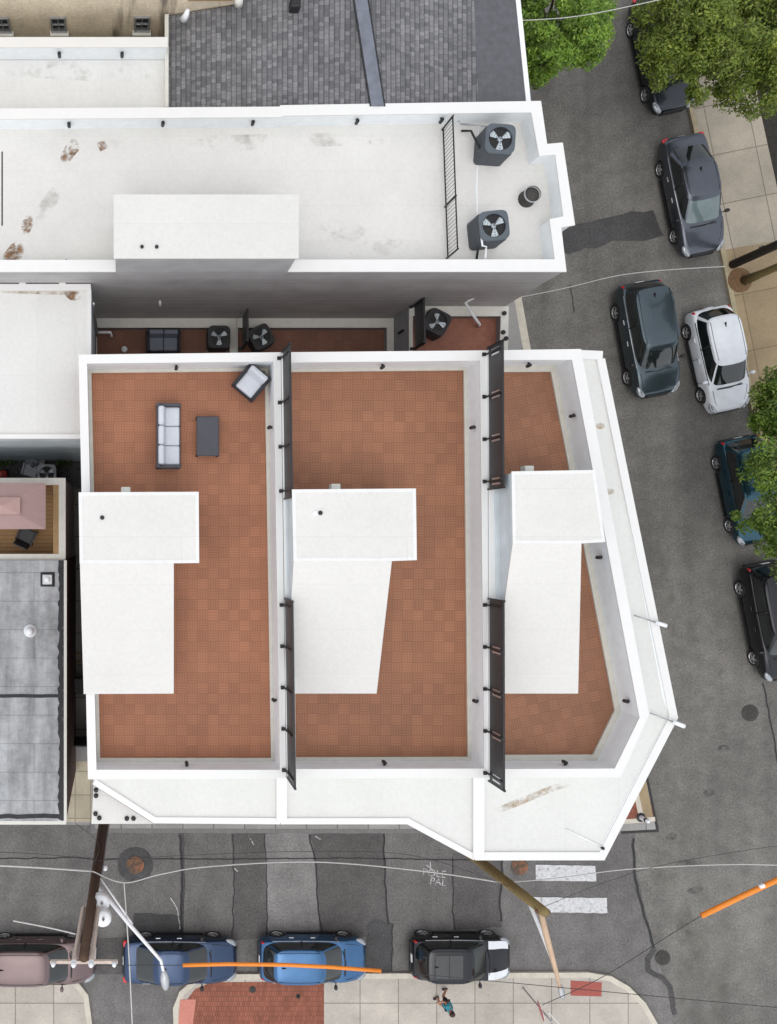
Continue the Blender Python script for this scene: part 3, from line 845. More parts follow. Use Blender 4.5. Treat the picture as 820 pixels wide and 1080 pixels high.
# ledge edge copings, raised party-wall caps, windows, doors
r1, r2, r3 = house_roots
def ledge_edge(root, pts, w, z1=LE):
    m = MB(); strip(m, pts, .03, w, HL - .12, z1); m.build('ledge_coping', M['coping'], root)
def order_left_out(pts): return pts
ledge_edge(r1, [sw1, sw1b, (party1[0] - .17, party1[1])][::-1][::-1], -.0 + .0 or .001) if False else None
m = MB(); strip(m, [(party1[0] - .01, party1[1]), sw1b, sw1], .24, .04, HL - .15, LE); m.build('ledge_coping', M['coping'], r1)
m = MB(); strip(m, [(party2[0] - .01, party2[1]), bay_a, (party1[0] + .01, party1[1])], .24, .04, HL - .15, LE); 
# strip() keeps 'left' of travel; travel runs east to west along a south edge so left is south
def edge(root, pts):
    mm = MB(); strip(mm, pts, .04, .14, HL - .15, LE); mm.build('ledge_coping', M['coping'], root)
for o in list(r1.children):
    if o.name.startswith('ledge_coping'): bpy.data.objects.remove(o)
edge(r1, [(party1[0] - .01, party1[1]), sw1b, sw1])
edge(r2, [(party2[0] - .01, party2[1]), bay_a, (party1[0] + .01, party1[1])])
mm = MB(); strip(mm, [(party2[0] + .01, bay_c[1]), bay_c, bay_d, bay_e], .20, .04, HL - .15, LE); mm.build('ledge_coping', M['coping'], r3)
mm = MB(); strip(mm, [(bay_e[0] - .03, bay_e[1]), (o3[1][0] + .02, o3[1][1])], .04, .22, HL - .15, LE - .003); mm.build('ledge_coping', M['coping'], r3)
def party_cap(root, x, y0, y1, w):
    mm = MB(); mm.box((x, (y0 + y1) / 2, (HL + 10.37) / 2), (w, abs(y1 - y0), 10.37 - HL - .01)); c = mm.build('party_wall', M['flash'], root)
    mm = MB(); mm.box((x, (y0 + y1) / 2, 10.385), (w + .05, abs(y1 - y0) + .02, .05)); mm.build('party_coping', M['coping'], c)
party_cap(r1, 4.76, P2(0, 821.5, HP)[1] - .012, party1[1] + .03, .26)
party_cap(r3, 10.60, P2(0, 821, HP)[1] - .012, party2[1] + .03, .28)
# inset seam along the avenue ledge
def seam(root, px, h, w=.02, mat='flash'):
    mm = MB(); strip(mm, PL(px, h), w, w, h - .02, h + .008); return mm.build('roof_seam', M[mat], root)
seam(r3, [(631, 386), (646, 455), (676, 610), (700, 735), (706, 752)], HL, .03)
seam(r3, [(705, 757), (664, 835), (632, 897)], HL, .02)
# lower corner roof in the cut-off corner of the first house
tri = [P2(99.5, 829.5, 9.9), P2(160, 868.2, 9.9), P2(97.5, 868.2, 9.9)]
tri = [(p[0], p[1]) for p in tri]
m = MB(); m.prism(tri, 0, 9.86); m.build('corner_bay', M['street_brick'], r1)
m = MB(); m.prism(offset(tri, -.02), 9.86, 9.9); co = m.build('corner_bay_roof', M['white_new'], r1)
for px, py in ((105, 862.5), (134, 863), (141, 863), (101.5, 833), (101.5, 839), (101, 858)):
    x, y = P2(px, py, 9.9); downlight(co, (x, y, 9.9), .07, .08, 'roof_stud')
# conduits lying over the ledge and out past its edge
for a, b, c_, rr in (((669, 649), (694, 657), (703, 660), .055), ((686, 752), (706, 761), (722, 766), .06)):
    A, B, C3 = P(*a, 10.5), P(*b, 10.5), P(*c_, 10.5)
    mm = MB(); mm.tube([A, A.lerp(C3, .7)], .022, 8); co = mm.build('conduit', M['galv'], r3)
    mm = MB(); mm.tube([A.lerp(C3, .66), C3], [rr, rr * 1.15], 10); mm.build('spout', M['white_metal'], co)
mm = MB(); mm.tube([P(597, 874.5, HL + .03), P(635, 893, HL + .03)], .018, 6); co = mm.build('conduit', M['flash'], r3)
downlight(co, tuple(P(635, 894, HL)), .05, .1, 'conduit_end')
# stains soaked into the ledge
def stain(root, px, h, mat='rust', z=.003):
    mm = MB(); mm.sheet(PL(px, h), h + z); return mm.build('stain', M[mat], root)
stain(r3, [(514, 856), (540, 845), (580, 829), (606, 822), (612, 826), (585, 834), (545, 851), (518, 861)], HL, 'rust2', .004)
stain(r3, [(628, 446), (638, 446), (639, 453), (629, 453)], HL, 'rust2', .004)
stain(r3, [(638, 515), (648, 515), (649, 522), (640, 522)], HL, 'rust2', .004)
# windows and doors of the street fronts
white_fr = M['white_metal']
for z in (2.2, 5.0, 8.0):
    for t_ in (.3, .72): window_on(r1, sw1b, party1, t_, z, .9, 1.5, white_fr) if z > 3 else None
    for t_ in (.3, .75): window_on(r2, (party1[0], party1[1]), bay_a, t_, z, .95, 1.5, white_fr) if z > 3 else None
    for t_ in (.28, .72): window_on(r3, (party2[0] + .2, bay_c[1]), bay_c, t_, z, .95, 1.5, white_fr)
    for t_ in (.14, .38, .62, .86): window_on(r3, bay_d, bay_e, t_, z, .95, 1.5, white_fr)
    window_on(r3, bay_c, bay_d, .5, z, 1.1, 1.5, white_fr) if z > 3 else None
for root, a, b, t_ in ((r1, sw1b, party1, .5), (r2, (party1[0], party1[1]), bay_a, .35), (r3, bay_c, bay_d, .5)):
    A, B = Vector(a), Vector(b); d = (B - A).normalized(); q = A.lerp(B, t_) + Vector((d.y, -d.x)) * .02
    mm = MB(); mm.box((q.x, q.y, 1.15), (.95, .08, 2.1), math.atan2(d.y, d.x)); dr = mm.build('front_door', M['fence'], root)
    q2 = q + d * .38 + Vector((d.y, -d.x)) * .07
    mm = MB(); mm.ell((q2.x, q2.y, 1.1), (.035, .035, .035)); mm.build('handle', M['silver'], dr)
# rear fittings
mm = MB(); mm.tube([P(100.5, 350.5, 5.0), P(117, 350.5, 5.0), P(118, 355, 4.9)], .05, 8); mm.build('drain_pipe', M['white_metal'], r1)
mm = MB(); mm.lathe([(0, .1), (.09, .1), (.12, .02), (.12, 0)], (P(131.5, 368.5, 4.2)), 12); mm.build('deck_outlet', M['flash'], r1)
for px, py in ((532, 330.5), (531, 350.5), (534, 357)):
    x, y = P2(px, py, 6.3); downlight(r3, (x, y, 6.28), .075, .08, 'coping_lamp')
mm = MB(); mm.box((9.775, 6.55, 5.36), (.03, 1.6, 1.6)); 
for px in (418, 423):
    mm2 = MB(); x, y = P2(px, 350, 5.4); mm2.box((9.76, y, 5.4), (.05, .05, .55)); mm2.build('wall_clip', M['white_metal'], r3)
# the bent white railing on the third rear deck
mm = MB(); mm.tube([P(511, 307, 7.6), P(491, 319, 7.0), P(498, 331, 6.8), P(506, 342, 6.2), P(505, 344.5, 5.92)], .05, 8); mm.build('vent_pipe', M['white_metal'], r3)

# ------------------------------------------------------------------ fences on the party walls
def fence(label, base_px, h_base, hgt, posts, clips, ext=(.18, .22), group='black privacy fences on the party walls'):
    (ax, ay), (bx, by) = base_px
    A = P(ax, ay, h_base); B = P(bx, by, h_base)
    d = (B - A).normalized(); n = Vector((-d.y, d.x, 0))
    if n.x < 0: n = -n                      # panel hangs on the east side of its posts
    root = thing('fence', label, 'fence', A, 0, group)
    ang = math.atan2(d.y, d.x); L = (B - A).length
    c = (A + B) / 2 + n * .05
    mm = MB(); mm.box((c.x + d.x * (ext[1] - ext[0]) / 2, c.y + d.y * (ext[1] - ext[0]) / 2, h_base + .06 + hgt / 2), (L + ext[0] + ext[1], .035, hgt - .12), ang); pn = mm.build('fence_panel', M['fence'], root)
    mm = MB(); mm.box((c.x + d.x * (ext[1] - ext[0]) / 2, c.y + d.y * (ext[1] - ext[0]) / 2, h_base + .03 + hgt), (L + ext[0] + ext[1] + .02, .06, .05), ang); mm.build('top_rail', M['black'], root)
    for k in range(posts):
        q = A + (B - A) * (k / (posts - 1))
        mm = MB(); mm.box((q.x, q.y, h_base + hgt / 2 + .04), (.045, .045, hgt + .08), ang); po = mm.build('post', M['black'], root)
        mm = MB(); mm.box((q.x - n.x * .06, q.y - n.y * .06, h_base + .03), (.10, .10, .05), ang); mm.build('foot_plate', M['black'], po)
        if clips and k not in clips: continue
        if clips:
            for o_ in (-.05, .09):
                mm = MB(); w = q + d * o_ - n * .0
                mm.box((w.x + n.x * .024, w.y + n.y * .024, h_base + hgt * .62), (.05, .025, hgt * .5), ang); mm.build('bracket', M['silver'], po)
    for q, s_ in ((A - d * ext[0], 0), (B + d * ext[1], 1)):
        mm = MB(); w = q + n * .05; mm.box((w.x, w.y, h_base + (hgt + .12) / 2), (.05, .055, hgt + .12), ang); mm.build('end_post', M['black'], root)
fence('long black fence panel left of the middle deck, at its upper end', ((296.5, 378), (298.5, 518)), HP, 1.12, 4, None)
fence('long black fence panel left of the middle deck, at its lower end', ((299, 638), (301.5, 812)), HP, 1.12, 5, None)
fence('black fence with silver brackets beside the top of the corner house deck', ((512.6, 374), (513.2, 508)), HP, 1.03, 4, (0, 1, 2, 3))
fence('black fence with silver brackets beside the bottom of the corner house deck', ((513.4, 638), (513.8, 815)), HP, 1.03, 5, (1, 2, 3, 4))
fence('short black fence between the two small rear decks under the grey wall', ((254.5, 332), (254.5, 368)), 4.5, 1.4, 2, None, (.02, .02), 'fences between the rear decks')
fence('short black fence beside the raised red-brown rear deck', ((435, 324), (436, 368)), 6.28, 1.05, 2, None, (.02, .02), 'fences between the rear decks')

# ------------------------------------------------------------------ north house with the big white roof
HN, HNR = 10.6, 9.85
rn = thing('town_house', 'long white flat roofed house with dark grey side wall and two roof condensers', 'town house', (5, 10, 0))
n_out = [(-420, 284), (-420, 118), (0, 116), (296, 114), (297, 112.5), (569.5, 108), (576, 153.5), (592.5, 152), (605, 236), (590.5, 238.5), (596, 284)]
n_out = PL(n_out, HN)
ys = P2(0, 285, HN)[1]
n_out = [(x, (y if y > 9 else ys)) for x, y in n_out]
n_inn = PL([(-414, 275), (-414, 128), (0, 125), (297, 123), (298, 121.5), (561, 118), (569.5, 164), (586.5, 162.5), (595, 228.5), (580.5, 231.5), (586, 274)], HN)
m = MB(); m.prism(n_out, 0, HNR - .02); m.build('wall', M['dark_siding'], rn)
m = MB(); m.sheet(offset(n_inn, -.02), HNR); m.build('flat_roof', M['white_old'], rn)
m = MB(); m.ring(n_out, n_inn, HNR - .02, HN - .06)
par = m.build('parapet', M['flash'], rn)
# the wall colour carries on up to the coping on the outside of the south parapet
mm = MB(); mm.prism([(n_out[0][0], ys - .012), (n_out[-1][0], ys - .012), (n_out[-1][0], ys - .002), (n_out[0][0], ys - .002)], HNR - .3, HN - .06); mm.build('wall_top', M['dark_siding'], rn)
m = MB(); m.ring(offset(n_out, -.045), offset(n_inn, .015), HN - .06, HN); m.build('coping', M['coping'], rn)
# bulkhead over the stair, flush with the grey side wall
HB = 12.15
bk = PL([(122, 207), (313.5, 207), (313.5, 270.5), (122, 270.5)], HB)
ybs = ys - .06
bk = [bk[0], bk[1], (bk[1][0], ybs), (bk[0][0], ybs)]
m = MB(); m.prism(bk, HNR - .01, HB - .05); bo = m.build('roof_bulkhead', M['dark_siding'], rn)
m = MB(); m.prism(offset(bk, -.05), HB - .05, HB); m.build('bulkhead_roof', M['white_new'], bo)
for px in (150, 165.5):
    x, y = P2(px, 260.5, HB); downlight(bo, (x, y, HB), .05, .07, 'roof_stud')
for px, py in ((73, 131), (172, 131), (267, 130), (377, 129), (466, 127)):
    x, y = P2(px, py, HN - .3); 
    yy = P2(0, 124.5 - px * .0105 if px < 297 else 121.5 - (px - 298) * .0133, HN)[1]
    wall_lamp(rn, (x, yy, HN - .32), (0, -1))
x, y = P2(558.5, 207.5, HNR + .2); m = MB(); m.lathe([(0, .42), (.2, .42), (.235, .36), (.22, .1), (.26, 0)], (x, y, HNR), 20); vt = m.build('roof_vent', M['iron'], rn)
m = MB(); m.lathe([(.23, .45), (.25, .45), (.25, .40), (.23, .40), (.23, .45)], (x, y, HNR), 20); m.build('vent_cap_rim', M['galv'], vt)
mm = MB(); mm.tube([P(169, 316, 7), P(169, 326, 6.2)], .045, 8); mm.build('vent_pipe', M['white_metal'], rn)
mm = MB(); xs = P2(600, 248, 6)[0]; mm.tube([(12.93, 8.55, .2), (12.93, 8.55, 9.7)], .06, 8); mm.build('downpipe', M['black'], rn)
# fasten it to the east wall
for px, py in ((264, 276), (70, 277)):
    x, y = P2(px, py, HNR + .5); wall_lamp(rn, (x, P2(0, 274.8, HN)[1] + .0, HN - .45), (0, 1))
stain(rn, [(62, 172), (66, 160), (74, 146), (84, 147), (86, 156), (78, 165), (72, 174)], HNR, 'rust', .004)
stain(rn, [(2, 278), (4, 268), (12, 258), (22, 252), (26, 262), (24, 272), (14, 279)], HNR, 'rust', .004)
stain(rn, [(22, 238), (26, 228), (34, 226), (36, 236), (30, 248), (24, 246)], HNR, 'rust', .004)
stain(rn, [(102, 150), (112, 148), (114, 156), (106, 160)], HNR, 'rust', .004)
stain(rn, [(100, 146), (300, 141), (470, 138), (470, 150), (300, 156), (100, 170)], HNR, 'grime', .003)
stain(rn, [(20, 245), (60, 190), (70, 175), (76, 180), (60, 215), (26, 255)], HNR, 'grime', .0035)
stain(rn, [(320, 235), (460, 225), (460, 270), (320, 270)], HNR, 'grime', .003)
m = MB(); strip(m, PL([(2.5, 160), (2.5, 238)], HNR), .02, .02, HNR, HNR + .01); m.build('roof_seam', M['tar'], rn)
m = MB(); strip(m, PL([(505, 132), (503, 200), (505, 272)], HNR), .015, .015, HNR, HNR + .008); m.build('roof_seam', M['flash'], rn)

# roof railing
A, B = P(466.5, 137, HNR), P(471.5, 272.5, HNR)
rl = thing('railing', 'thin black metal railing crossing the white roof left of the condensers', 'railing', A)
d = (B - A).normalized()
Mx = Matrix.Rotation(math.atan2(d.y, d.x), 3, 'Z')
for z_, nm in ((.1, 'bottom_rail'), (.92, 'top_rail')):
    m = MB(); m.tube([A + Vector((0, 0, z_)), B + Vector((0, 0, z_))], .022, 6); m.build(nm, M['rail'], rl)
for k in (0, .60, 1):
    q = A.lerp(B, k); m = MB(); m.tube([q, q + Vector((0, 0, .97))], .028, 6); m.build('post', M['rail'], rl)
m = MB(); L = (B - A).length; k = .1
while k < L:
    q = A + d * k; m.tube([q + Vector((0, 0, .1)), q + Vector((0, 0, .92))], .009, 4, False); k += .115
m.build('picket_infill', M['rail'], rl)

# ------------------------------------------------------------------ condensers
def make_ac(label, size, hgt, cab, side, group, loc, rz, name='air_conditioner'):
    r = thing(name, label, 'air conditioner', (0, 0, 0), 0, group)
    m = MB(); m.bbox((0, 0, hgt / 2 - .03), (size, size, hgt - .08), size * .14); m.build('cabinet', side, r)
    n = 28
    rr = size * .40
    sq = []; ci = []
    for k in range(n):
        a = 2 * PI * (k + .5) / n; c, s_ = math.cos(a), math.sin(a)
        e_ = 5.0; q = size / 2 * 1.01
        sq.append((q * math.copysign(abs(c) ** (2 / e_), c), q * math.copysign(abs(s_) ** (2 / e_), s_))); ci.append((rr * c, rr * s_))
    m = MB(); m.ring(sq, ci, hgt - .07, hgt); tp = m.build('top_grille_frame', cab, r)
    m = MB(); m.lathe([(rr, hgt - .068), (0, hgt - .068)], (0, 0, 0), n); m.build('fan_well', M['trim'], tp)
    fan = MB(); fan.lathe([(0, .02), (.07 * size, .02), (.09 * size, -.02), (.09 * size, -.03)], (0, 0, hgt - .03), 12)
    fo = fan.build('fan_hub', M['blade'], r)
    for k in range(3):
        a = 2 * PI * k / 3 + .6
        b_ = MB(); pts = []
        for (rad, da) in ((.10, -.35), (.37, -.42), (.38, .0), (.36, .28), (.11, .35)):
            pts.append((size * rad * math.cos(a + da), size * rad * math.sin(a + da), hgt - .035 + .02 * da))
        b_.add(pts + [(x, y, z - .008) for x, y, z in pts], [(0, 1, 2, 3, 4), (9, 8, 7, 6, 5)] + [(q, (q+1) % 5, 5 + (q+1) % 5, 5 + q) for q in range(5)])
        b_.build('fan_blade', M['blade'], r)
    g = MB()
    for rad in (.15, .24, .33):
        ring_pts = [(size * rad * math.cos(2 * PI * k / 20), size * rad * math.sin(2 * PI * k / 20), hgt + .004) for k in range(21)]
        g.tube(ring_pts, .004, 4, False)
    for k in range(4):
        a = PI * k / 4; g.tube([(rr * math.cos(a), rr * math.sin(a), hgt + .004), (-rr * math.cos(a), -rr * math.sin(a), hgt + .004)], .004, 4, False)
    g.build('fan_guard', M['rail'], r)
    m = MB(); m.box((0, 0, .02), (size * .96, size * .96, .05)); m.build('base_pad', M['galv'], r)
    r.location = loc; r.rotation_euler = (0, 0, rz)
    return r
ac = make_ac('dark grey condenser on the white roof by its north parapet', .86, .95, M['bluegrey'], M['ac_side'], 'condensers on the white roof', P(515, 160, HNR), R(-4))
x, y, z = P(508.5, 248.5, HNR)
dup(ac, (x, y, z), R(6), 'dark grey condenser on the white roof by its south parapet')
aw = make_ac('black condenser with pale fan blades beside the grey loveseat on the rear deck', .78, .82, M['trim'], M['ac_side'], 'condensers on the rear decks', P(229, 360, 4.1), 0)
dup(aw, tuple(P(272.5, 360, 4.1)), .5, 'black condenser with pale fan blades right of the short rear fence')
dup(aw, tuple(P(453.5, 345, 5.9)), 1.1, 'black condenser on the raised red-brown rear deck')
# hoses of the roof condensers
m = MB(); m.tube([P(506, 156, HNR + .5), P(497, 138, HNR + .25), P(487, 138, HNR + .1)], .035, 8); tag(m.build('refrigerant_hose', M['black']), 'black insulated hose from the upper roof condenser to the parapet', 'hose')
m = MB(); m.tube([P(484, 128, HNR + .5), P(487, 131, HNR + .35), P(505, 132, HNR + .3), P(522, 135, HNR + .5), P(528, 142, HNR + .6)], .028, 8); tag(m.build('conduit', M['galv']), 'grey flexible conduit along the parapet behind the upper roof condenser', 'conduit')
m = MB(); m.tube([P(505, 256, HNR + .45), P(504, 266, HNR + .2), P(503, 273, HNR + .1)], .035, 8); tag(m.build('refrigerant_hose', M['black']), 'short black hose from the lower roof condenser down to the parapet', 'hose')
m = MB(); m.tube([P(508, 250, HNR + .9), P(509, 259, HNR + .85), P(513, 260, HNR + .5), P(512, 273, HNR + .6)], .03, 8); tag(m.build('conduit', M['white_metal']), 'white conduit hooked over the side of the lower roof condenser', 'conduit')

# ------------------------------------------------------------------ shingled house and its white neighbour, beige house behind
rs = thing('town_house', 'grey shingle roofed house with a pale ridge strip and white east gutter', 'town house', (6, 15, 0))
yS = 12.66
HS = 9.9
se_ = P2(556, 107, HS); ne_ = P2(545, 0, HS); dirE = ((ne_[0] - se_[0]) / (ne_[1] - se_[1]))
yN = 19.5
xe0 = se_[0] + dirE * (yS - se_[1]); xe1 = se_[0] + dirE * (yN - se_[1])
xw = 1.42
rd0 = P2(398.5, 109, 10.6)[0]; rd1 = P2(381.5, 0, 10.6); drd = (rd1[0] - P2(398.5, 109, 10.6)[0]) / (rd1[1] - P2(398.5, 109, 10.6)[1])
rx0, rx1 = rd0, rd0 + drd * (yN - yS)
fl0 = xe0 - 1.55; fl1 = xe1 - 1.15
notch = [(xw, 15.78), (3.46, 15.95), (3.46, yN)]
def hz(x, y):
    rx = rx0 + drd * (y - yS); fx = fl0 + (fl1 - fl0) * (y - yS) / (yN - yS)
    if x <= rx: return 9.75 + .85 * (x - xw) / (rx - xw)
    if x <= fx: return 10.6 - .55 * (x - rx) / (fx - rx)
    return 10.05 - .12 * (x - fx)
walls_p = [(xw + .03, yS + .02), (xe0 - .1, yS + .02), (xe1 - .1, yN), (3.5, yN), (3.5, 15.93), (xw + .03, 15.75)]
m = MB(); m.prism(walls_p, 0, 9.65); m.build('wall', M['street_brick'], rs)
def slope(name, poly, mat, lift=0.0, th=.08):
    mm = MB(); n_ = len(poly); up = [(x, y, hz(x, y) + lift) for x, y in poly]
    mm.add([(x, y, z - th) for x, y, z in up] + up, [tuple(reversed(range(n_))), tuple(range(n_, 2*n_))] + [(k, (k+1) % n_, n_ + (k+1) % n_, n_ + k) for k in range(n_)])
    return mm.build(name, mat, rs)
slope('roof', [(xw, yS), (rx0, yS), (rx1, yN), (3.46, yN), (3.46, 15.95), (xw, 15.78)], M['shingle'])
slope('roof', [(rx0, yS), (fl0, yS), (fl1, yN), (rx1, yN)], M['shingle'])
slope('lower_roof', [(fl0, yS), (xe0, yS), (xe1, yN), (fl1, yN)], M['rolled'])
m = MB(); 
m.add([(rx0 - .19, yS, 10.61), (rx0, yS, 10.66), (rx0 + .19, yS, 10.61), (rx1 - .19, yN, 10.61), (rx1, yN, 10.66), (rx1 + .19, yN, 10.61), (rx0 - .19, yS, 10.5), (rx0 + .19, yS, 10.5), (rx1 - .19, yN, 10.5), (rx1 + .19, yN, 10.5)],
      [(0, 1, 4, 3), (1, 2, 5, 4), (0, 6, 7, 2, 1), (3, 4, 5, 9, 8), (0, 3, 8, 6), (2, 7, 9, 5), (6, 8, 9, 7)]); rc = m.build('ridge_cap', M['ridge'], rs)
for s_ in (-.21, .21):
    mm = MB(); mm.box(((rx0 + rx1) / 2 + s_, (yS + yN) / 2, 10.59), (.045, math.hypot(yN - yS, rx1 - rx0), .05), math.atan2(yN - yS, rx1 - rx0) - PI / 2); mm.build('ridge_vent', M['tar'], rc)
m = MB(); strip(m, [(xe0 + .05, yS), (xe1 + .05, yN)], .07, .07, 9.7, 9.9); m.build('gutter', M['white_metal'], rs)
m = MB(); strip(m, [(xw - .05, yS + .3), (xw - .05, 15.75)], .05, .06, 9.5, 9.92); m.build('rake_board', M['cap_cream'], rs)
m = MB(); m.tube([P(194, 20, 10.1), P(196.5, 16, 10.3), P(198.5, 10, 10.5)], [.12, .09, .06], 10); m.build('vent_hood', M['white_metal'], rs)
m = MB(); m.bbox((P(312, 3, 10.6).x, P(312, 3, 10.6).y, 10.5), (.3, .3, .35), .04); m.build('roof_vent', M['black'], rs)
m = MB(); m.tube([P(252, 5, 10.2), P(252, -2, 10.6)], .13, 10); m.build('downpipe', M['cap_cream'], rs)

rw_ = thing('town_house', 'low white roofed house strip between the beige stucco wall and the big white roof', 'town house', (-3, 13.6, 0))
yA, yB = 12.66, P2(0, 40, 10.4)[1]
m = MB(); m.prism([(-16, yA), (1.36, yA), (1.36, yB), (-16, yB)], 0, 9.58); m.build('wall', M['pale_wall'], rw_)
m = MB(); m.sheet([(-16, yA + .01), (1.34, yA + .01), (1.34, 14.52), (-16, 14.52)], 9.6); m.build('flat_roof', M['white_old_b'], rw_)
m = MB(); m.box((-7.32, (yB + 14.54) / 2, 9.95), (17.36, yB - 14.54, .75)); m.build('parapet', M['flash'], rw_)
m = MB(); m.box((-7.32, (yB + 14.54) / 2 , 10.36), (17.4, yB - 14.54 + .06, .07)); m.build('coping', M['coping'], rw_)
for px in (63, 129):
    wall_lamp(rw_, (P2(px, 55, 10)[0], 14.54, 10.05), (0, -1))
stain(rw_, [(0, 64), (172, 64), (172, 90), (0, 80)], 9.6, 'grime', .003)

rb = thing('town_house', 'tall beige stucco house with small dark windows at the top edge', 'town house', (-5, 16, 0))
m = MB(); bp = [(-18, 15.72), (1.4, 15.84), (3.42, 16.0), (3.42, 26), (-18, 26)]
m.prism(bp, 0, 13.4); m.build('wall', M['beige'], rb)
m = MB(); m.prism(offset(bp, .1), 13.4, 13.45); m.build('flat_roof', M['rolled'], rb)
for px, py in ((3, 28), (62, 25), (150, 24)):
    x, _ = P2(px, py, 9.25); yw = 15.72 + (x + 18) / 19.4 * .12
    f = MB(); w, h_, zc = .42, .78, 9.25
    for s_ in (-1, 1):
        f.box((x + s_ * w / 2, yw - .02, zc), (.06, .10, h_ + .06)); f.box((x, yw - .02, zc + s_ * h_ / 2), (w - .06, .098, .06))
    f.box((x, yw - .025, zc + .02), (w - .06, .07, .03)); f.box((x, yw - .03, zc), (.025, .06, h_ - .06))
    fo = f.build('window', M['galv'], rb)
    g = MB(); g.box((x, yw - .01, zc), (w - .05, .03, h_ - .05)); g.build('pane', M['house_glass'], fo)
    s2 = MB(); s2.box((x, yw - .07, zc - h_ / 2 - .07), (w + .16, .16, .08)); s2.build('sill', M['cap_cream'], fo)
m = MB(); m.box((P2(222, 2, 10.6)[0], 15.86, 10.6), (1.3, .14, .12)); m.build('lintel', M['wood_cap'], rb)

# ------------------------------------------------------------------ low white house on the left, alley, yard, deck and grey roof
rl_ = thing('town_house', 'white roofed house at the left with rust by its corner and pale blue yard wall', 'town house', (-5, 5, 0))
HLW = 9.2
yn_, ys_ = P2(0, 300, HLW)[1], P2(0, 462, HLW)[1]
lp = [(-16, ys_), (-1.235, ys_), (-1.235, 5.40), (-.93, 5.40), (-.93, yn_), (-16, yn_)]
m = MB(); m.prism(lp, 0, HLW - .14); m.build('wall', M['pale_wall'], rl_)
m = MB(); m.prism(offset(lp, .02), HLW - .14, HLW - .08); m.build('flat_roof', M['white_old_b'], rl_)
m = MB(); m.box(((-16 - .93) / 2, yn_ - .09, HLW - .06), (15.05, .2, .16)); m.build('coping', M['coping'], rl_)
m = MB(); m.box((-.985, (yn_ + 5.40) / 2 - .1, HLW - .065), (.12, yn_ - 5.42 - .1, .13)); m.build('coping', M['coping'], rl_)
m = MB(); m.box(((-16 - 1.235) / 2, ys_ + .05, HLW - .07), (14.76, .14, .13)); m.build('coping', M['coping'], rl_)
for px in (24, 66):
    m = MB(); x, _ = P2(px, 297.5, HLW); m.box((x, yn_ + .05, HLW - .03), (.20, .14, .12)); m.build('gutter_strap', M['coping'], rl_)
stain(rl_, [(66, 308), (80, 305), (85, 307), (86, 315), (76, 318), (70, 313)], HLW - .08, 'rust', .004)
stain(rl_, [(0, 303), (92, 303), (92, 312), (0, 309)], HLW - .08, 'rust2', .003)
m = MB(); m.tube([(-.86, 7.3, 9.0), (-.86, 7.2, 8.9), (-.86, 7.2, 4.6)], .05, 8); m.build('downpipe', M['galv'], rl_)

# yard floor
m = MB(); m.sheet([(-16, 1.93), (-1.24, 1.93), (-1.24, ys_), (-16, ys_)], HK + .004); struct('yard_ground', m, M['yard'])
m = MB(); m.sheet([(-1.92, -8.05), (-1.1, -8.05), (-1.23, 1.93), (-1.92, 1.93)], HK + .008); struct('alley_paving', m, m_concrete('alley_concrete', rgb(140, 138, 132), 0, 5, 1.3, 0, .4))

# grey-roofed house with the roof deck behind it
rg = thing('town_house', 'house with streaked grey flat roof, white edge strip and dark brick alley wall', 'town house', (-6, -5, 0))
HG = 6.9
xE = P2(70, 700, HG)[0]; yGs = P2(0, 866, HG)[1]; yGn = P2(0, 591, HG)[1]
gp = [(-14, yGs), (xE, yGs), (xE, yGn), (-14, yGn)]
m = MB(); m.prism(gp, 0, HG - .06); m.build('wall', M['old_brick'], rg)
m = MB(); m.prism([(-14, yGs), (xE - .1, yGs), (xE - .1, yGn), (-14, yGn)], HG - .06, HG - .004); m.build('flat_roof', M['greytar'], rg)
m = MB(); strip(m, wob([(xE - .17, yGs + .05), (xE - .17, yGn)], .045, .16, False), .08, .09, HG - .02, HG + .012); m.build('tar_edge', M['tar'], rg)
m = MB(); strip(m, [(xE, yGs), (xE, yGn)], .075, .02, HG - .12, HG + .02); m.build('edge_strip', M['cap_cream'], rg)
yb = P2(0, 734, HG)[1]
m = MB(); strip(m, wob([(-14, yb), (xE - .25, yb)], .02, .3, False), .06, .05, HG - .01, HG + .011); m.build('roof_seam', M['tar'], rg)
m = MB(); strip(m, wob([(-14, yGs + .14), (xE - .1, yGs + .14)], .02, .3, False), .09, .05, HG - .01, HG + .010); m.build('tar_edge', M['tar'], rg)
m = MB(); m.box(((-14 + xE) / 2, yGs - .05, HG - .12), (14 + xE + 0.0, .14, .2)); m.build('cornice', M['cap_cream'], rg)
x, y = P2(31.5, 666, HG + .2); m = MB(); m.lathe([(.22, 0), (.2, .06), (.13, .1), (.13, .25), (.11, .33), (.05, .37), (0, .38)], (x, y, HG), 16); m.build('roof_vent', M['white_metal'], rg)
x, y = P2(50.5, 611, HG); m = MB(); m.bbox((x, y, HG + .06), (.34, .34, .14), .03); hv = m.build('roof_hatch', M['galv'], rg)
m = MB(); m.lathe([(0, .2), (.07, .2), (.1, .15), (.1, .12)], (x, y, HG), 14); m.build('hatch_cap', M['white_metal'], hv)
m = MB(); m.ring([(x + a * .24, y + b * .24) for a, b in ((-1, -1), (1, -1), (1, 1), (-1, 1))], [(x + a * .16, y + b * .16) for a, b in ((-1, -1), (1, -1), (1, 1), (-1, 1))], HG - .01, HG + .012); m.build('hatch_flashing', M['tar'], hv)
for k in range(3): window_on(rg, (-12, yGs), (xE, yGs), .2 + .3 * k, 4.6, .9, 1.4, M['cap_cream'])
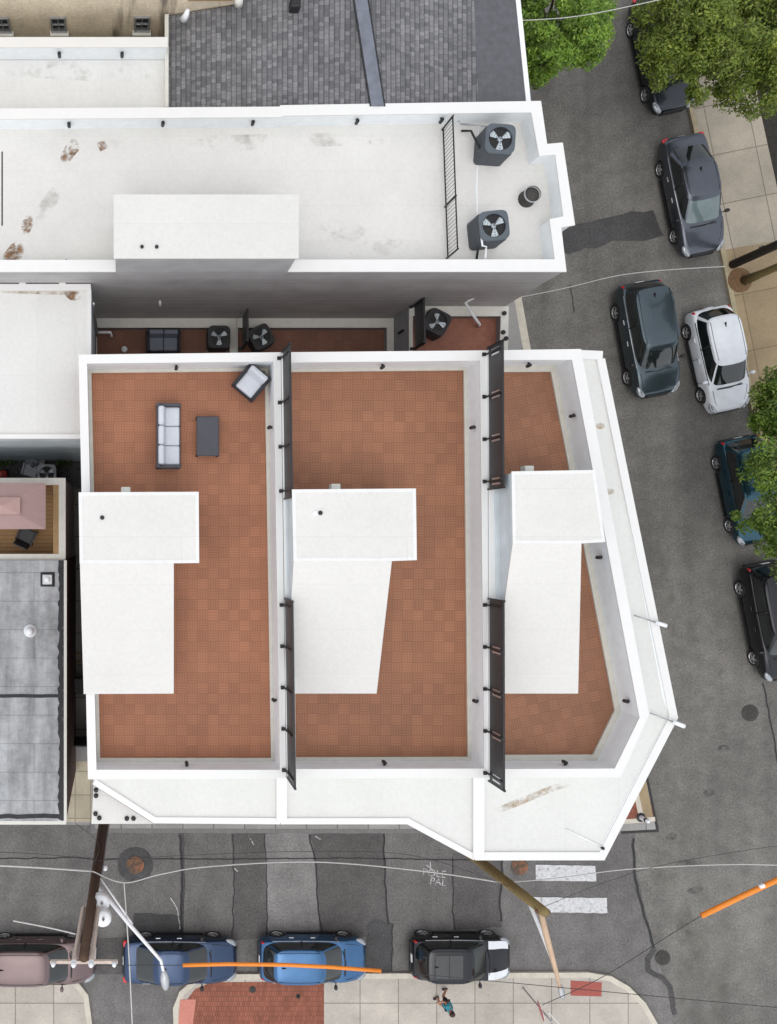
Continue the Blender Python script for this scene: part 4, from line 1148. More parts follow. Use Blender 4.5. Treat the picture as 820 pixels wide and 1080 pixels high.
# roof deck wing
HKD, HKC = 5.9, 6.75
yKn = P2(0, 505, HKC)[1]; xK = P2(68.5, 560, HKC)[0]
kp = [(-14, yGn + .01), (xK, yGn + .01), (xK, yKn), (-14, yKn)]
kin = [(-13.8, yGn + .16), (xK - .38, yGn + .16), (xK - .38, yKn - .2), (-13.8, yKn - .2)]
m = MB(); m.prism(kp, 0, HKD - .02); m.build('rear_wing', M['pale_wall'], rg)
m = MB(); m.sheet(kin, HKD); m.build('wood_deck', M['wood_deck'], rg)
m = MB(); m.ring(kp, kin, HKD - .02, HKC - .05); m.build('deck_parapet', M['wood_cap'], rg)
m = MB(); m.ring(offset(kp, -.03), offset(kp, .2), HKC - .05, HKC); m.build('deck_coping', M['cap_cream'], rg)
m = MB(); m.ring(offset(kp, .205), offset(kin, .01), HKC - .10, HKC - .03); m.build('deck_rail', M['wood_cap'], rg)

# parasol
UX, UY = P2(3, 533.5, 8.3)
us = thing('parasol', 'rectangular dusty pink parasol with a double top on the wooden deck', 'parasol', (UX, UY, HKD), 0)
def pyramid(hx, hy, z0, z1, c, th=.02, tipx=0):
    mm = MB(); v_ = [(c[0] + a * hx, c[1] + b * hy, z0) for a, b in ((-1, -1), (1, -1), (1, 1), (-1, 1))]
    t_ = [(c[0] - tipx, c[1], z1), (c[0] + tipx, c[1], z1)] if tipx else [(c[0], c[1], z1)]
    if tipx:
        up = v_ + t_; f_ = [(0, 1, 5, 4), (1, 2, 5), (2, 3, 4, 5), (3, 0, 4)]
    else:
        up = v_ + t_; f_ = [(0, 1, 4), (1, 2, 4), (2, 3, 4), (3, 0, 4)]
    k_ = len(up); dn = [(x, y, z - th) for x, y, z in up]
    mm.add(up + dn, f_ + [tuple(k_ + q for q in reversed(g)) for g in f_] + [(a, (a+1) % 4, k_ + (a+1) % 4, k_ + a) for a in range(4)])
    return mm
pyramid(1.36, .74, 8.15, 8.55, (UX, UY)).build('canopy', M['pink'], us)
pyramid(.58, .27, 8.50, 8.68, (UX, UY)).build('vent_canopy', M['pink_l'], us)
m = MB(); m.tube([(UX, UY, HKD), (UX, UY, 8.5)], .025, 8); m.build('pole', M['galv'], us)
m = MB(); m.lathe([(0, .12), (.05, .12), (.25, .06), (.27, 0)], (UX, UY, HKD), 16); m.build('base', M['black'], us)

# ------------------------------------------------------------------ outdoor furniture
def legs(root, w, d, h, t=.05, mat='wicker_d'):
    for a in (-1, 1):
        for b in (-1, 1):
            m = MB(); m.box((a * (w / 2 - t / 2), b * (d / 2 - t / 2), h / 2), (t, t, h)); m.build('leg', M[mat], root)
def make_seat(name, label, cat, w, n, cushion, frame, loc, rz, depth=.74, backh=.72):
    """sofa along local x, back at +y"""
    r = thing(name, label, cat)
    arm = .09
    m = MB(); m.bbox((0, -.02, .22), (w, depth, .22), .03); m.build('frame', frame, r)
    for s_ in (-1, 1):
        m = MB(); m.bbox((s_ * (w / 2 - arm / 2), -.02, .41), (arm, depth, .38), .03); m.build('arm', frame, r)
    m = MB(); m.bbox((0, depth / 2 - .06, .45), (w, .10, backh - .2), .03); m.build('backrest', frame, r)
    legs(r, w, depth, .11)
    cw = (w - 2 * arm) / n
    for k in range(n):
        x = -w / 2 + arm + cw * (k + .5)
        m = MB(); m.bbox((x, -.09, .40), (cw - .012, depth - .22, .15), .05); m.build('seat_cushion', cushion, r)
        m = MB(); mm = Matrix.Rotation(R(-14), 3, 'X'); b2 = MB(); b2.bbox((0, 0, 0), (cw - .014, .17, .40), .06)
        m.add([mm @ Vector(p) + Vector((x, depth / 2 - .17, .62)) for p in b2.v], b2.f); m.build('back_cushion', cushion, r)
    r.location = loc; r.rotation_euler = (0, 0, rz)
    return r
make_seat('sofa', 'three seat dark wicker sofa with pale grey cushions on the terracotta deck', 'sofa', 1.88, 3, M['cushion'], M['wicker'], P(177.5, 460, HD + .4) - Vector((0, 0, .4)), R(90), .70)
make_seat('armchair', 'single wicker armchair with pale cushions set diagonally in the deck corner', 'armchair', .80, 1, M['cushion'], M['wicker_d'], P(265.5, 403, HD + .4) - Vector((0, 0, .4)), R(-40), .78)
make_seat('loveseat', 'two seat loveseat with slate grey cushions on the narrow rear deck', 'loveseat', 1.22, 2, M['cushion_d'], M['wicker_d'], P(172.5, 359.5, 4.5) - Vector((0, 0, .4)), 0, .76)
tb = thing('coffee_table', 'low grey wicker coffee table between the sofa and the fence', 'coffee table')
m = MB(); m.bbox((0, 0, .37), (.66, 1.16, .07), .05); m.build('tabletop', M['wicker'], tb)
m = MB(); m.ring([(-.31, -.56), (.31, -.56), (.31, .56), (-.31, .56)], [(-.27, -.52), (.27, -.52), (.27, .52), (-.27, .52)], .24, .335); m.build('apron', M['wicker_d'], tb)
legs(tb, .66, 1.16, .34, .06)
tb.location = P(219.5, 460, HD + .37) - Vector((0, 0, .37))
# deck chair under the parasol
def garden_chair(name, label, mat, loc, rz, group=None):
    r = thing(name, label, 'chair', (0, 0, 0), 0, group)
    m = MB(); m.bbox((0, 0, .43), (.52, .50, .06), .04); m.build('seat', mat, r)
    m = MB(); T = Matrix.Rotation(R(-20), 3, 'X'); b2 = MB(); b2.bbox((0, 0, 0), (.52, .05, .56), .04)
    m.add([T @ Vector(p) + Vector((0, .31, .68)) for p in b2.v], b2.f); m.build('backrest', mat, r)
    for s_ in (-1, 1):
        m = MB(); m.bbox((s_ * .28, 0, .62), (.06, .50, .04), .015); m.build('armrest', mat, r)
    legs(r, .56, .50, .42, .04, 'black')
    r.location = loc; r.rotation_euler = (0, 0, rz); return r
garden_chair('deck_chair', 'dark sling chair half under the pink parasol on the wooden deck', M['black'], P(28, 565, HKD + .5) - Vector((0, 0, .5)), R(155))
gc = garden_chair('patio_chair', 'larger pale grey plastic chair beside the yard condenser', M['acgrey'], P(32, 496, .6) - Vector((0, 0, .45)), R(-15), 'chairs in the dark yard')
garden_chair('patio_stool', 'smaller grey chair squeezed between the larger chair and the yard condenser', M['acgrey'], P(42, 490.5, .5) - Vector((0, 0, .37)), R(75), 'chairs in the dark yard').scale = (.72, .72, .9)
make_ac('pale grey condenser on the ground of the dark yard', .74, .70, M['acgrey'], M['acgrey'], None, P(50, 500, .6) - Vector((0, 0, .6 - HK)), 0)
ty = thing('ride_on_toy', 'red plastic toy at the left edge of the dark yard', 'toy', P(2, 505, HK))
x, y, z = P(2, 500, .5)
m = MB(); m.bbox((x, y, .42), (.42, .3, .3), .1); m.build('body', M['red'], ty)
m = MB(); m.bbox((x - .02, y - .02, .66), (.2, .26, .22), .06); m.build('seat_back', M['red'], ty)
for a in (-1, 1):
    for b in (-1, 1):
        m = MB(); m.lathe([(0, -.03), (.1, -.03), (.1, .03), (0, .03)], (x + a * .15, y + b * .18, .23), 12, Matrix.Rotation(PI / 2, 3, 'X')); m.build('wheel', M['trim'], ty)

# ------------------------------------------------------------------ foliage
def leaves(mb, c, rad, n, size, squash=.75, seedgap=.0):
    for _ in range(n):
        while True:
            p = Vector((random.uniform(-1, 1), random.uniform(-1, 1), random.uniform(-1, 1)))
            if p.length <= 1: break
        p = Vector(c) + Vector((p.x * rad, p.y * rad, p.z * rad * squash))
        s_ = size * random.uniform(.6, 1.3)
        nrm = Vector((random.gauss(0, .55), random.gauss(0, .55), 1)).normalized()
        t = nrm.cross(Vector((random.uniform(-1, 1), random.uniform(-1, 1), .1))).normalized(); u = nrm.cross(t)
        a = p - t * s_; b_ = p + u * s_ * .45 - nrm * s_ * .12; c2 = p + t * s_ * 1.1 - nrm * s_ * .1; d_ = p - u * s_ * .45 - nrm * s_ * .12
        mb.add([a, b_, c2, d_], [(0, 1, 2, 3)])
def tree(name, label, base, top_c, rx, ry, rz_, mat, clumps, per, leaf=.13, bark='bark', trunk_r=.14, group='street trees'):
    """base: foot of the trunk; top_c: centre of the crown"""
    r = thing(name, label, 'tree', base, 0, group)
    b = Vector(base); c = Vector(top_c)
    m = MB(); fork = b.lerp(c, .55)
    m.tube([b, b.lerp(fork, .3) + Vector((.03, .02, 0)), b.lerp(fork, .7) + Vector((-.03, .03, 0)), fork], [trunk_r * 1.35, trunk_r, trunk_r * .9, trunk_r * .75], 10)
    m.build('trunk', M[bark], r)
    tips = []
    while len(tips) < clumps:
        p = Vector((random.uniform(-1, 1), random.uniform(-1, 1), random.uniform(-.7, 1)))
        q = p.length
        if q > 1.0 or q < .35: continue
        ang = math.atan2(p.y, p.x)
        lim = .80 + .13 * math.sin(3 * ang + c.x) + .10 * math.sin(5 * ang + c.y * 2) + .06 * math.sin(9 * ang + c.x * 3)
        if math.hypot(p.x, p.y) > lim: continue
        if math.sin(p.x * 4.1 + c.x * 1.7) * math.sin(p.y * 4.6 + c.y) > .42 and random.random() < .88: continue
        tips.append(c + Vector((p.x * rx, p.y * ry, p.z * rz_)))
    lm = MB()
    for k in range(9):
        e_ = tips[int(k * len(tips) / 9)]
        mid = fork.lerp(e_, .5) + Vector((0, 0, .25))
        lm.tube([fork, mid, e_], [trunk_r * .55, trunk_r * .32, .015], 6)
    lm.build('limbs', M[bark], r)
    lf = MB()
    for t_ in tips:
        leaves(lf, t_, random.uniform(.18, .52), int(per * 1.9), leaf * .54)
    o = lf.build('crown', mat, r, False)
    return r
HT = 6.0
tree('street_tree', 'bright green tree over the avenue beside the shingled house', P(556, 60, HK), P(588, 22, HT), 1.95, 2.1, 1.5, M['leaf_a'], 190, 75, .12)
tree('street_tree', 'olive green tree hiding the parked car at the top right', P(690, 95, HK) + Vector((1.3, .4, 0)), P(737, 33, HT), 2.25, 2.2, 1.6, M['leaf_b'], 230, 75, .12)
tree('street_tree', 'dark olive tree in the top right corner over the pavement', P(768, 60, HK), P(812, 40, HT), 1.85, 3.0, 1.6, M['leaf_b'], 230, 75, .12)
tree('street_tree', 'large dark green tree over the black car at the right edge', P(800, 505, HK) + Vector((.6, 0, 0)), P(857, 533, 5.2), 2.5, 3.3, 1.7, M['leaf_c'], 300, 75, .12)
tree('street_tree', 'small dark green tree beside the white hatchback at the right edge', P(800, 440, HK), P(842, 430, 4.6), 1.40, 2.1, 1.2, M['leaf_c'], 150, 75, .12)
# trees whose crowns stand outside the picture but whose trunk shows
r = tree('street_tree', 'mossy tree trunk rising from the round pit in the tan pavement', P(785, 296, HK), P(785, 296, HK) + Vector((.3, .05, 6.6)), 1.3, 1.3, 1.2, M['leaf_c'], 70, 60, .12, 'bark_moss', .15)
m = MB(); x, y, z = P(780.5, 295.5, HK); m.lathe([(0, .05), (.2, .045), (.42, .02), (.5, .005)], (x, y, HK), 24); struct('tree_pit', m, M['mulch'])
# yard plants
for k, (px, py, lab) in enumerate(((8, 487, 'low leafy plant with yellow tips at the left of the dark yard'), (27, 483, 'small leafy plant against the pale blue yard wall'), (68, 488, 'sparse dark weed beside the yard condenser'))):
    x, y, z = P(px, py, .4)
    rr = thing('garden_plant', lab, 'plant', (x, y, HK), 0, 'plants in the dark yard')
    m = MB(); 
    for q in range(6): 
        a = q * 1.05; m.tube([(x, y, HK), (x + .12 * math.cos(a), y + .1 * math.sin(a), .45), (x + .28 * math.cos(a), y + .15 * math.sin(a), .62)], [.012, .009, .005], 5)
    m.build('stems', M['bark_moss'], rr)
    m = MB()
    for q in range(8): leaves(m, (x + random.uniform(-.3, .3), y + random.uniform(-.12, .1), .5 + random.uniform(-.15, .2)), .16, 26 if k < 2 else 9, .06)
    m.build('foliage', M['leaf_d'], rr, False)
# clutter in the alley
x, y, z = P(83, 694, .3); hs = MB()
hs.tube([(x + (.17 + .02 * math.sin(k * 1.7)) * math.cos(k * .4), y + (.17 + .02 * math.cos(k * 1.3)) * math.sin(k * .4), HK + .03 + .004 * k) for k in range(50)], .018, 6)
tag(hs.build('hose', M['wood_cap']), 'coiled tan hose on the alley floor', 'hose')
bn = thing('wheelie_bin', 'black bin standing in the narrow alley', 'bin', P(84, 724, HK))
x, y, z = P(84, 722, .7)
m = MB(); m.add([(x + a * .2, y + b * .22, .2) for a, b in ((-1, -1), (1, -1), (1, 1), (-1, 1))] + [(x + a * .26, y + b * .28, .95) for a, b in ((-1, -1), (1, -1), (1, 1), (-1, 1))], [(3, 2, 1, 0), (4, 5, 6, 7), (0, 1, 5, 4), (1, 2, 6, 5), (2, 3, 7, 6), (3, 0, 4, 7)]); m.build('body', M['black'], bn)
m = MB(); m.bbox((x, y, 1.0), (.58, .62, .08), .05); m.build('lid', M['black'], bn)
gt = thing('alley_gate', 'dark gate closing the alley at its street end', 'gate', (-1.5, -8.1, HK))
m = MB(); m.box((-1.5, -8.1, 1.0), (.62, .05, 1.7)); m.build('panel', M['fence'], gt)
for s_ in (-.33, .33):
    m = MB(); m.box((-1.5 + s_, -8.1, 1.05), (.06, .08, 1.9)); m.build('post', M['black'], gt)

# ------------------------------------------------------------------ cars
def smooth_mesh(me, lv=1):
    o = bpy.data.objects.new('tmp', me); COL.objects.link(o)
    md = o.modifiers.new('s', 'SUBSURF'); md.levels = lv; md.render_levels = lv
    dg = bpy.context.evaluated_depsgraph_get()
    r = bpy.data.meshes.new_from_object(o.evaluated_get(dg)); bpy.data.objects.remove(o); return r
def lerp_tab(tab, x):
    if x <= tab[0][0]: return tab[0][1]
    for (a, u), (b, v) in zip(tab, tab[1:]):
        if x <= b: return u + (v - u) * (x - a) / (b - a)
    return tab[-1][1]
WHEEL = {}
def make_car(label, loc, heading, paint, L=4.5, W=1.78, H=1.46, wb=2.65, kind='sedan', name='parked_car', roof_mat=None, hood_mat=None, glass='glass', rails=False, sunroof=False, group='cars parked along the kerbs', chrome=False, wheel_mat='chrome', cat='car'):
    root = thing(name, label, cat, (0, 0, 0), 0, group)
    hw = W / 2; x0, x1 = -L / 2, L / 2
    suv = kind in ('suv', 'van')
    zb = .24 if suv else .19
    belt = H * (.63 if suv else .635)
    hood = belt - (.02 if suv else .05)
    fo = L * (.205 if kind != 'van' else .19)
    xf = x1 - fo                              # front axle
    xr = xf - wb
    cowl = x1 - {'sedan': 1.16, 'suv': 1.06}.get(kind, 1.04)  # foot of windscreen
    rf = cowl - {'sedan': .98, 'suv': .80}.get(kind, .92) # front edge of roof
    if kind == 'sedan': deck, rr = x0 + .42, x0 + 1.34
    elif kind == 'suv': deck, rr = x0 + .12, x0 + .46
    else: deck, rr = x0 + .14, x0 + .56
    tail = belt + (.02 if kind == 'sedan' else -.02)
    ztop = [(x0, tail - .20), (x0 + .06, tail - .06), (x0 + .2, tail), (deck + .2, belt + .02), (cowl, belt + .01), (cowl + .3, hood + .005), (x1 - .45, hood - .10), (x1 - .16, hood - .20), (x1 - .05, hood - .30), (x1, hood - .42)]
    wfac = [(x0, .80), (x0 + .05, .87), (x0 + .16, .93), (x0 + .45, .975), (x0 + .9, 1.0), (x1 - 1.1, 1.0), (x1 - .7, .975), (x1 - .4, .935), (x1 - .2, .86), (x1 - .08, .76), (x1, .62)]
    bow = [(x0, -.0), (x1, 0)]
    xs = [x0, x0 + .04, x0 + .12, x0 + .25, x0 + .45, x0 + .7] + [x0 + .7 + (L - 1.5) * k / 9 for k in range(1, 10)] + [x1 - .6, x1 - .42, x1 - .28, x1 - .16, x1 - .07, x1 - .02]
    def section(x):
        w = hw * lerp_tab(wfac, x); zt = lerp_tab(ztop, x)
        lo = zb + (.12 if x < x0 + .06 or x > x1 - .06 else .0)
        sh = zt - .07
        prof = [(0, lo), (.70 * w, lo), (.92 * w, lo + .03), (.985 * w, lo + .16), (1.0 * w, lo + (sh - lo) * .55), (.985 * w, sh - .05), (.945 * w, sh + .035), (.87 * w, zt - .004), (.62 * w, zt + .014), (.3 * w, zt + .03), (0, zt + .034)]
        return prof
    mb = MB(); n = 20
    for x in xs:
        p = section(x)
        row = [(x, y, z) for y, z in p] + [(x, -y, z) for y, z in p[-2:0:-1]]
        mb.v += row
    ns = len(xs)
    for i in range(ns - 1):
        for k in range(n):
            j = (k + 1) % n
            mb.f.append((i*n+k, i*n+j, (i+1)*n+j, (i+1)*n+k)); mb.sm.append(True)
    mb.f += [tuple(range(n)), tuple(range((ns-1)*n, ns*n))]; mb.sm += [True, True]
    me = smooth_mesh(mb.mesh('body'), 1)
    # wheel arches
    body = bpy.data.objects.new('body', me); COL.objects.link(body)
    wr = .315 if not suv else .345
    cut = MB()
    for xw_ in (xf, xr):
        for s_ in (-1, 1):
            cut.lathe([(0, -.16), (wr + .055, -.16), (wr + .055, .16), (0, .16)], (xw_, s_ * (hw - .06), wr), 24, Matrix.Rotation(PI / 2, 3, 'X'), False)
    bm = bmesh.new(); cm = cut.mesh('cut'); bm.from_mesh(cm); bmesh.ops.remove_doubles(bm, verts=bm.verts, dist=.002); bmesh.ops.recalc_face_normals(bm, faces=bm.faces); bm.to_mesh(cm); bm.free()
    co = bpy.data.objects.new('cut', cm); COL.objects.link(co)
    for q_ in (me, cm):
        bm = bmesh.new(); bm.from_mesh(q_)
        if bm.calc_volume(signed=True) < 0: bmesh.ops.reverse_faces(bm, faces=bm.faces)
        bm.to_mesh(q_); bm.free(); q_.update()
    nm = None
    for sv, dz in (('EXACT', 0), ('FAST', 0), ('EXACT', .007), ('FAST', .007), ('EXACT', -.011)):
        co.location = (dz, 0, dz)
        md = body.modifiers.new('b', 'BOOLEAN'); md.object = co; md.operation = 'DIFFERENCE'; md.solver = sv
        bpy.context.view_layer.update()
        dg = bpy.context.evaluated_depsgraph_get()
        nm = bpy.data.meshes.new_from_object(body.evaluated_get(dg))
        body.modifiers.clear()
        if len(nm.vertices) > 100 and max(abs(v.co.y) for v in nm.vertices) < hw + .01 and not any(abs(v.co.x - xw_) < wr * .8 and v.co.z < wr and abs(v.co.y) > hw * .93 for v in nm.vertices for xw_ in (xf, xr)): break
    else: print('ARCH FAIL', label)
    body.data = nm; bpy.data.objects.remove(co)
    nm.materials.clear(); nm.materials.append(paint)
    nm.polygons.foreach_set('material_index', [0] * len(nm.polygons))
    bm = bmesh.new(); bm.from_mesh(nm)
    for f_ in bm.faces: f_.smooth = True
    for e_ in bm.edges:
        if len(e_.link_faces) == 2 and e_.calc_face_angle(0) > .7: e_.smooth = False
    bm.to_mesh(nm); bm.free()
    body.parent = root; body.name = 'body'
    def zt(x, y):
        w = hw * lerp_tab(wfac, x); p = section(x); t_ = abs(y)
        q = p[7:][::-1]
        return lerp_tab([(a, b) for a, b in q], t_)
    # greenhouse
    N = 72; ex = 5.6
    def loop(xa, xb, w, z, bulge=.0):
        cx_, a = (xa + xb) / 2, (xb - xa) / 2
        o = []
        for k in range(N):
            th = 2 * PI * k / N; c_, s2 = math.cos(th), math.sin(th)
            xx = cx_ + a * math.copysign(abs(c_) ** (2 / ex), c_); yy = w * math.copysign(abs(s2) ** (2 / ex), s2)
            # screens bow outwards in plan
            if c_ > 0: xx += bulge * (1 - (yy / w) ** 2)
            else: xx -= bulge * .6 * (1 - (yy / w) ** 2)
            o.append(Vector((xx, yy, z)))
        return o
    wb_ = hw * .895; wt = hw * (.755 if not suv else .79)
    Lb = loop(deck, cowl, wb_, belt - .035, .07)
    for k in range(N):      # seat the glass on the bodywork
        Lb[k].z = min(belt - .03, zt(max(x0 + .05, min(x1 - .3, Lb[k].x)), Lb[k].y) - .025)
    zr = H - .045
    Lt = loop(rr, rf, wt, zr, .045)
    levels = []
    for q in (0, .3, .6, .86, 1.0):
        row = []
        for k in range(N):
            v = Lb[k].lerp(Lt[k], q); s2 = math.sin(PI * q) * .022
            d_ = Vector((v.x - (deck + cowl) / 2, v.y * 2.2, 0)).normalized(); v = v + d_ * s2
            row.append(v)
        levels.append(row)
    groups = {'windshield': MB(), 'rear_window': MB(), 'side_window': MB(), 'side_window2': MB(), 'roof': MB()}
    def cls(k, lv):
        if lv == 3: return 'roof'
        a = (k + .5) * 360 / N
        if a > 180: a2 = 360 - a
        else: a2 = a
        if a2 < 36: return 'windshield'
        if a2 < 43: return 'roof'
        if a2 < 128: return 'side_window' if a < 180 else 'side_window2'
        if a2 < 147: return 'roof'
        return 'rear_window'
    for lv in range(4):
        for k in range(N):
            j = (k + 1) % N
            groups[cls(k, lv)].add([levels[lv][k], levels[lv][j], levels[lv+1][j], levels[lv+1][k]], [(0, 1, 2, 3)], True)
    rm = groups['roof']; prev = levels[4]
    cxr = (rr + rf) / 2
    for sc_, dz in ((.93, .018), (.75, .034), (.45, .044), (.12, .048)):
        cur = [Vector((cxr + (v.x - cxr) * sc_, v.y * sc_, zr + dz)) for v in Lt]
        for k in range(N):
            j = (k + 1) % N; rm.add([prev[k], prev[j], cur[j], cur[k]], [(0, 1, 2, 3)], True)
        prev = cur
    rm.add(prev, [tuple(range(N))], True)
    def weld(mm):
        bm = bmesh.new(); m_ = mm.mesh('w', (0, 0, 0), False); bm.from_mesh(m_); bmesh.ops.remove_doubles(bm, verts=bm.verts, dist=.001); bmesh.ops.recalc_face_normals(bm, faces=bm.faces)
        for e_ in bm.edges:
            if len(e_.link_faces) == 2 and e_.calc_face_angle(0) > .6: e_.smooth = False
        bm.to_mesh(m_); bm.free(); return m_
    for nm_, mt in (('windshield', M[glass]), ('rear_window', M['glass']), ('side_window', M['glass']), ('side_window2', M['glass']), ('roof', roof_mat or paint)):
        o = bpy.data.objects.new('side_window' if nm_ == 'side_window2' else nm_, weld(groups[nm_])); COL.objects.link(o); o.data.materials.append(mt); o.parent = root
    # pillars, window trim and wipers
    for s_ in (-1, 1):
        m = MB(); xm = (rr + rf) / 2 + (.05 if kind == 'sedan' else .15)
        m.tube([(xm + .05, s_ * (wb_ + .016), belt - .02), (xm, s_ * ((wb_ + wt) / 2 + .022), (belt + zr) / 2), (xm - .03, s_ * (wt + .006), zr - .06)], .030, 6); m.build('pillar', M['trim'], root)
        m = MB(); m.tube([(deck + .35, s_ * (wb_ + .022), belt - .012), ((deck + cowl) / 2, s_ * (wb_ + .03), belt - .02), (cowl - .12, s_ * (wb_ + .012), belt - .018)], .016, 5); m.build('window_trim', M['silver'] if chrome else M['trim'], root)
        # mirror
        m = MB(); m.ell((cowl - .28, s_ * (hw + .09), belt + .06), (.075, .11, .07)); m.tube([(cowl - .26, s_ * (hw - .08), belt - .03), (cowl - .28, s_ * (hw + .05), belt + .04)], .025, 6); m.build('mirror', paint if not chrome else M['trim'], root)
        # lamps follow the corners
        wq = hw * lerp_tab(wfac, x1 - .2)
        m = MB(); m.ell((x1 - .24, s_ * (wq * .87), hood - .265), (.28, .15, .09), Matrix.Rotation(-s_ * .55, 3, 'Z') @ Matrix.Rotation(.30, 3, 'Y')); m.build('headlight', M['lamp_clear'], root)
        wq = hw * lerp_tab(wfac, x0 + .1)
        zl = tail - .13
        if suv or kind == 'hatch':
            m = MB(); m.ell((x0 + .14, s_ * (wq * .90), zl - .05), (.10, .055, .16))
        else:
            m = MB(); m.ell((x0 + .11, s_ * (wq * .83), zl - .03), (.12, .19, .07), Matrix.Rotation(s_ * .25, 3, 'Z'))
        m.build('tail_light', M['lamp_red'], root)
        # door handles and sills
        for xd in ((cowl - 1.15), (cowl - 2.0)):
            m = MB(); m.bbox((xd, s_ * (hw + .012), belt - .16), (.2, .035, .035), .01); m.build('door_handle', M['silver'] if chrome else paint, root)
        for xd in (cowl - .30, cowl - 1.25, cowl - 2.12):
            m = MB(); m.box((xd, s_ * (hw - .012), zb + .30), (.012, .035, .48)); m.build('door_seam', M['trim'], root)
        m = MB(); m.box(((xf + xr) / 2, s_ * (hw - .035), zb + .03), (wb - .8, .07, .08)); m.build('sill', M['trim'], root)
        if rails:
            m = MB(); m.tube([(rr + .1, s_ * wt * .93, zr + .0), (rr + .2, s_ * wt * .93, zr + .07), (rf - .2, s_ * wt * .93, zr + .07), (rf - .1, s_ * wt * .93, zr)], .02, 6); m.build('roof_rail', M['silver'], root)
    for s_ in (-1, 1):
        m = MB(); m.tube([(rr + .10, s_ * wt * .84, zr + .024), (cxr, s_ * wt * .87, zr + .024), (rf - .08, s_ * wt * .84, zr + .022)], .011, 4); m.build('roof_seam', M['trim'], root)
    # bonnet shut lines and crease
    hoodm = MB()
    for s_ in (-1, 1):
        pts = []
        for k in range(9):
            x = cowl + .12 + (x1 - .34 - cowl - .12) * k / 8; y = s_ * hw * (.80 - .10 * (k / 8) ** 2) * lerp_tab(wfac, x)
            pts.append((x, y, zt(x, y) - .004))
        hoodm.tube(pts, .010, 4)
    hoodm.build('bonnet_seam', M['trim'], root)
    if hood_mat:
        hm = MB(); K, Q = 10, 10; a0, a1 = cowl + .06, x1 - .12
        for k in range(K + 1):
            x = a0 + (a1 - a0) * k / K; w = hw * lerp_tab(wfac, x) * .90
            for q in range(Q + 1):
                y = -w + 2 * w * q / Q; hm.v.append((x, y, zt(x, y) + .010))
        for k in range(K):
            for q in range(Q):
                y = abs(q + .5 - Q / 2) / (Q / 2)
                hm.f.append((k*(Q+1)+q, k*(Q+1)+q+1, (k+1)*(Q+1)+q+1, (k+1)*(Q+1)+q)); hm.sm.append(True)
        band = MB(); band.v = list(hm.v); side = MB(); side.v = list(hm.v)
        for f_ in hm.f:
            q = f_[0] % (Q + 1)
            t_ = side if q in (0, 1, Q - 1, Q - 2) else None
            if t_: t_.f.append(f_); t_.sm.append(True)
        side.build('bonnet_stripe', hood_mat, root)
    m = MB(); m.tube([(cowl + .10, -.55, belt + .035), (cowl + .13, 0, belt + .05), (cowl + .02, .45, belt + .06)], .012, 4); m.build('wiper', M['trim'], root)
    m = MB(); m.bbox((cowl + .085, 0, belt + .006), (.05, W * .58, .04), .015); m.build('cowl_panel', M['trim'], root)
    # grille, plates, bumpers
    m = MB(); m.bbox((x1 - .03, 0, hood - .40), (.07, W * .48, .16), .02); m.build('grille', M['trim'], root)
    m = MB(); m.bbox((x1 - .01, 0, zb + .20), (.06, W * .54, .12), .02); m.build('bumper_grille', M['trim'], root)
    m = MB(); m.box((x0 - .004, 0, belt - .28), (.02, .32, .16)); m.build('number_plate', M['white_metal'], root)
    m = MB(); m.bbox((x0 + .02, 0, zb + .24), (.10, W * .70, .14), .03); m.build('rear_bumper', M['trim'], root)
    if kind == 'sedan':
        m = MB(); m.tube([(x0 + .55, -hw * .72, belt + .022), (x0 + .48, 0, belt + .05), (x0 + .55, hw * .72, belt + .022)], .010, 4); m.build('boot_seam', M['trim'], root)
    if sunroof:
        m = MB(); m.bbox((cxr - .05, 0, zr + .043), ((rf - rr) * .66, wt * 1.35, .02), .02); s_ = m.build('sunroof', M['glass'], root)
        m = MB(); m.box((cxr - .05, 0, zr + .056), (.03, wt * 1.33, .006)); m.build('sunroof_bar', M['trim'], s_)
    if kind != 'van':
        m = MB(); m.add([(rr + .22, -.035, zr + .03), (rr + .22, .035, zr + .03), (rr + .40, .02, zr + .035), (rr + .40, -.02, zr + .035), (rr + .2, 0, zr + .13)], [(0, 1, 2, 3), (0, 1, 4), (1, 2, 4), (2, 3, 4), (3, 0, 4)]); m.build('aerial', M['trim'], root)
    # underbody and wheels
    m = MB(); m.box((0, 0, zb + .10), (L * .86, W * .60, .16)); m.build('underbody', M['trim'], root)
    for xw_ in (xf, xr):
        for s_ in (-1, 1):
            RX = Matrix.Rotation(-s_ * PI / 2, 3, 'X'); c = (xw_, s_ * (hw - .115), wr)
            hub = MB(); hub.lathe([(0, .085), (.06, .085), (.07, .06), (.07, -.02), (0, -.02)], c, 12, RX); ho = hub.build('wheel', M[wheel_mat], root)
            t_ = MB(); t_.lathe([(wr * .66, -.10), (wr * .92, -.10), (wr, -.06), (wr, .06), (wr * .93, .10), (wr * .68, .10), (wr * .66, .07), (wr * .66, -.10)], c, 26, RX); t_.build('tyre', M['rubber'], ho)
            q = MB(); q.lathe([(wr * .67, .095), (wr * .60, .088), (wr * .60, .05), (wr * .67, .03)], c, 26, RX)
            for a in range(5):
                an = a * 2 * PI / 5; Mz = RX @ Matrix.Rotation(an, 3, 'Z')
                q.box(Vector(c) + Mz @ Vector((wr * .34, 0, .072)), (wr * .56, .065, .03), 0, Mz)
            q.build('rim', M[wheel_mat], ho)
            w2 = MB(); w2.lathe([(0, .02), (wr * .66, .02)], c, 20, RX); w2.build('brake_disc', M['iron'], ho)
    root.location = loc; root.rotation_euler = (0, 0, heading)
    return root
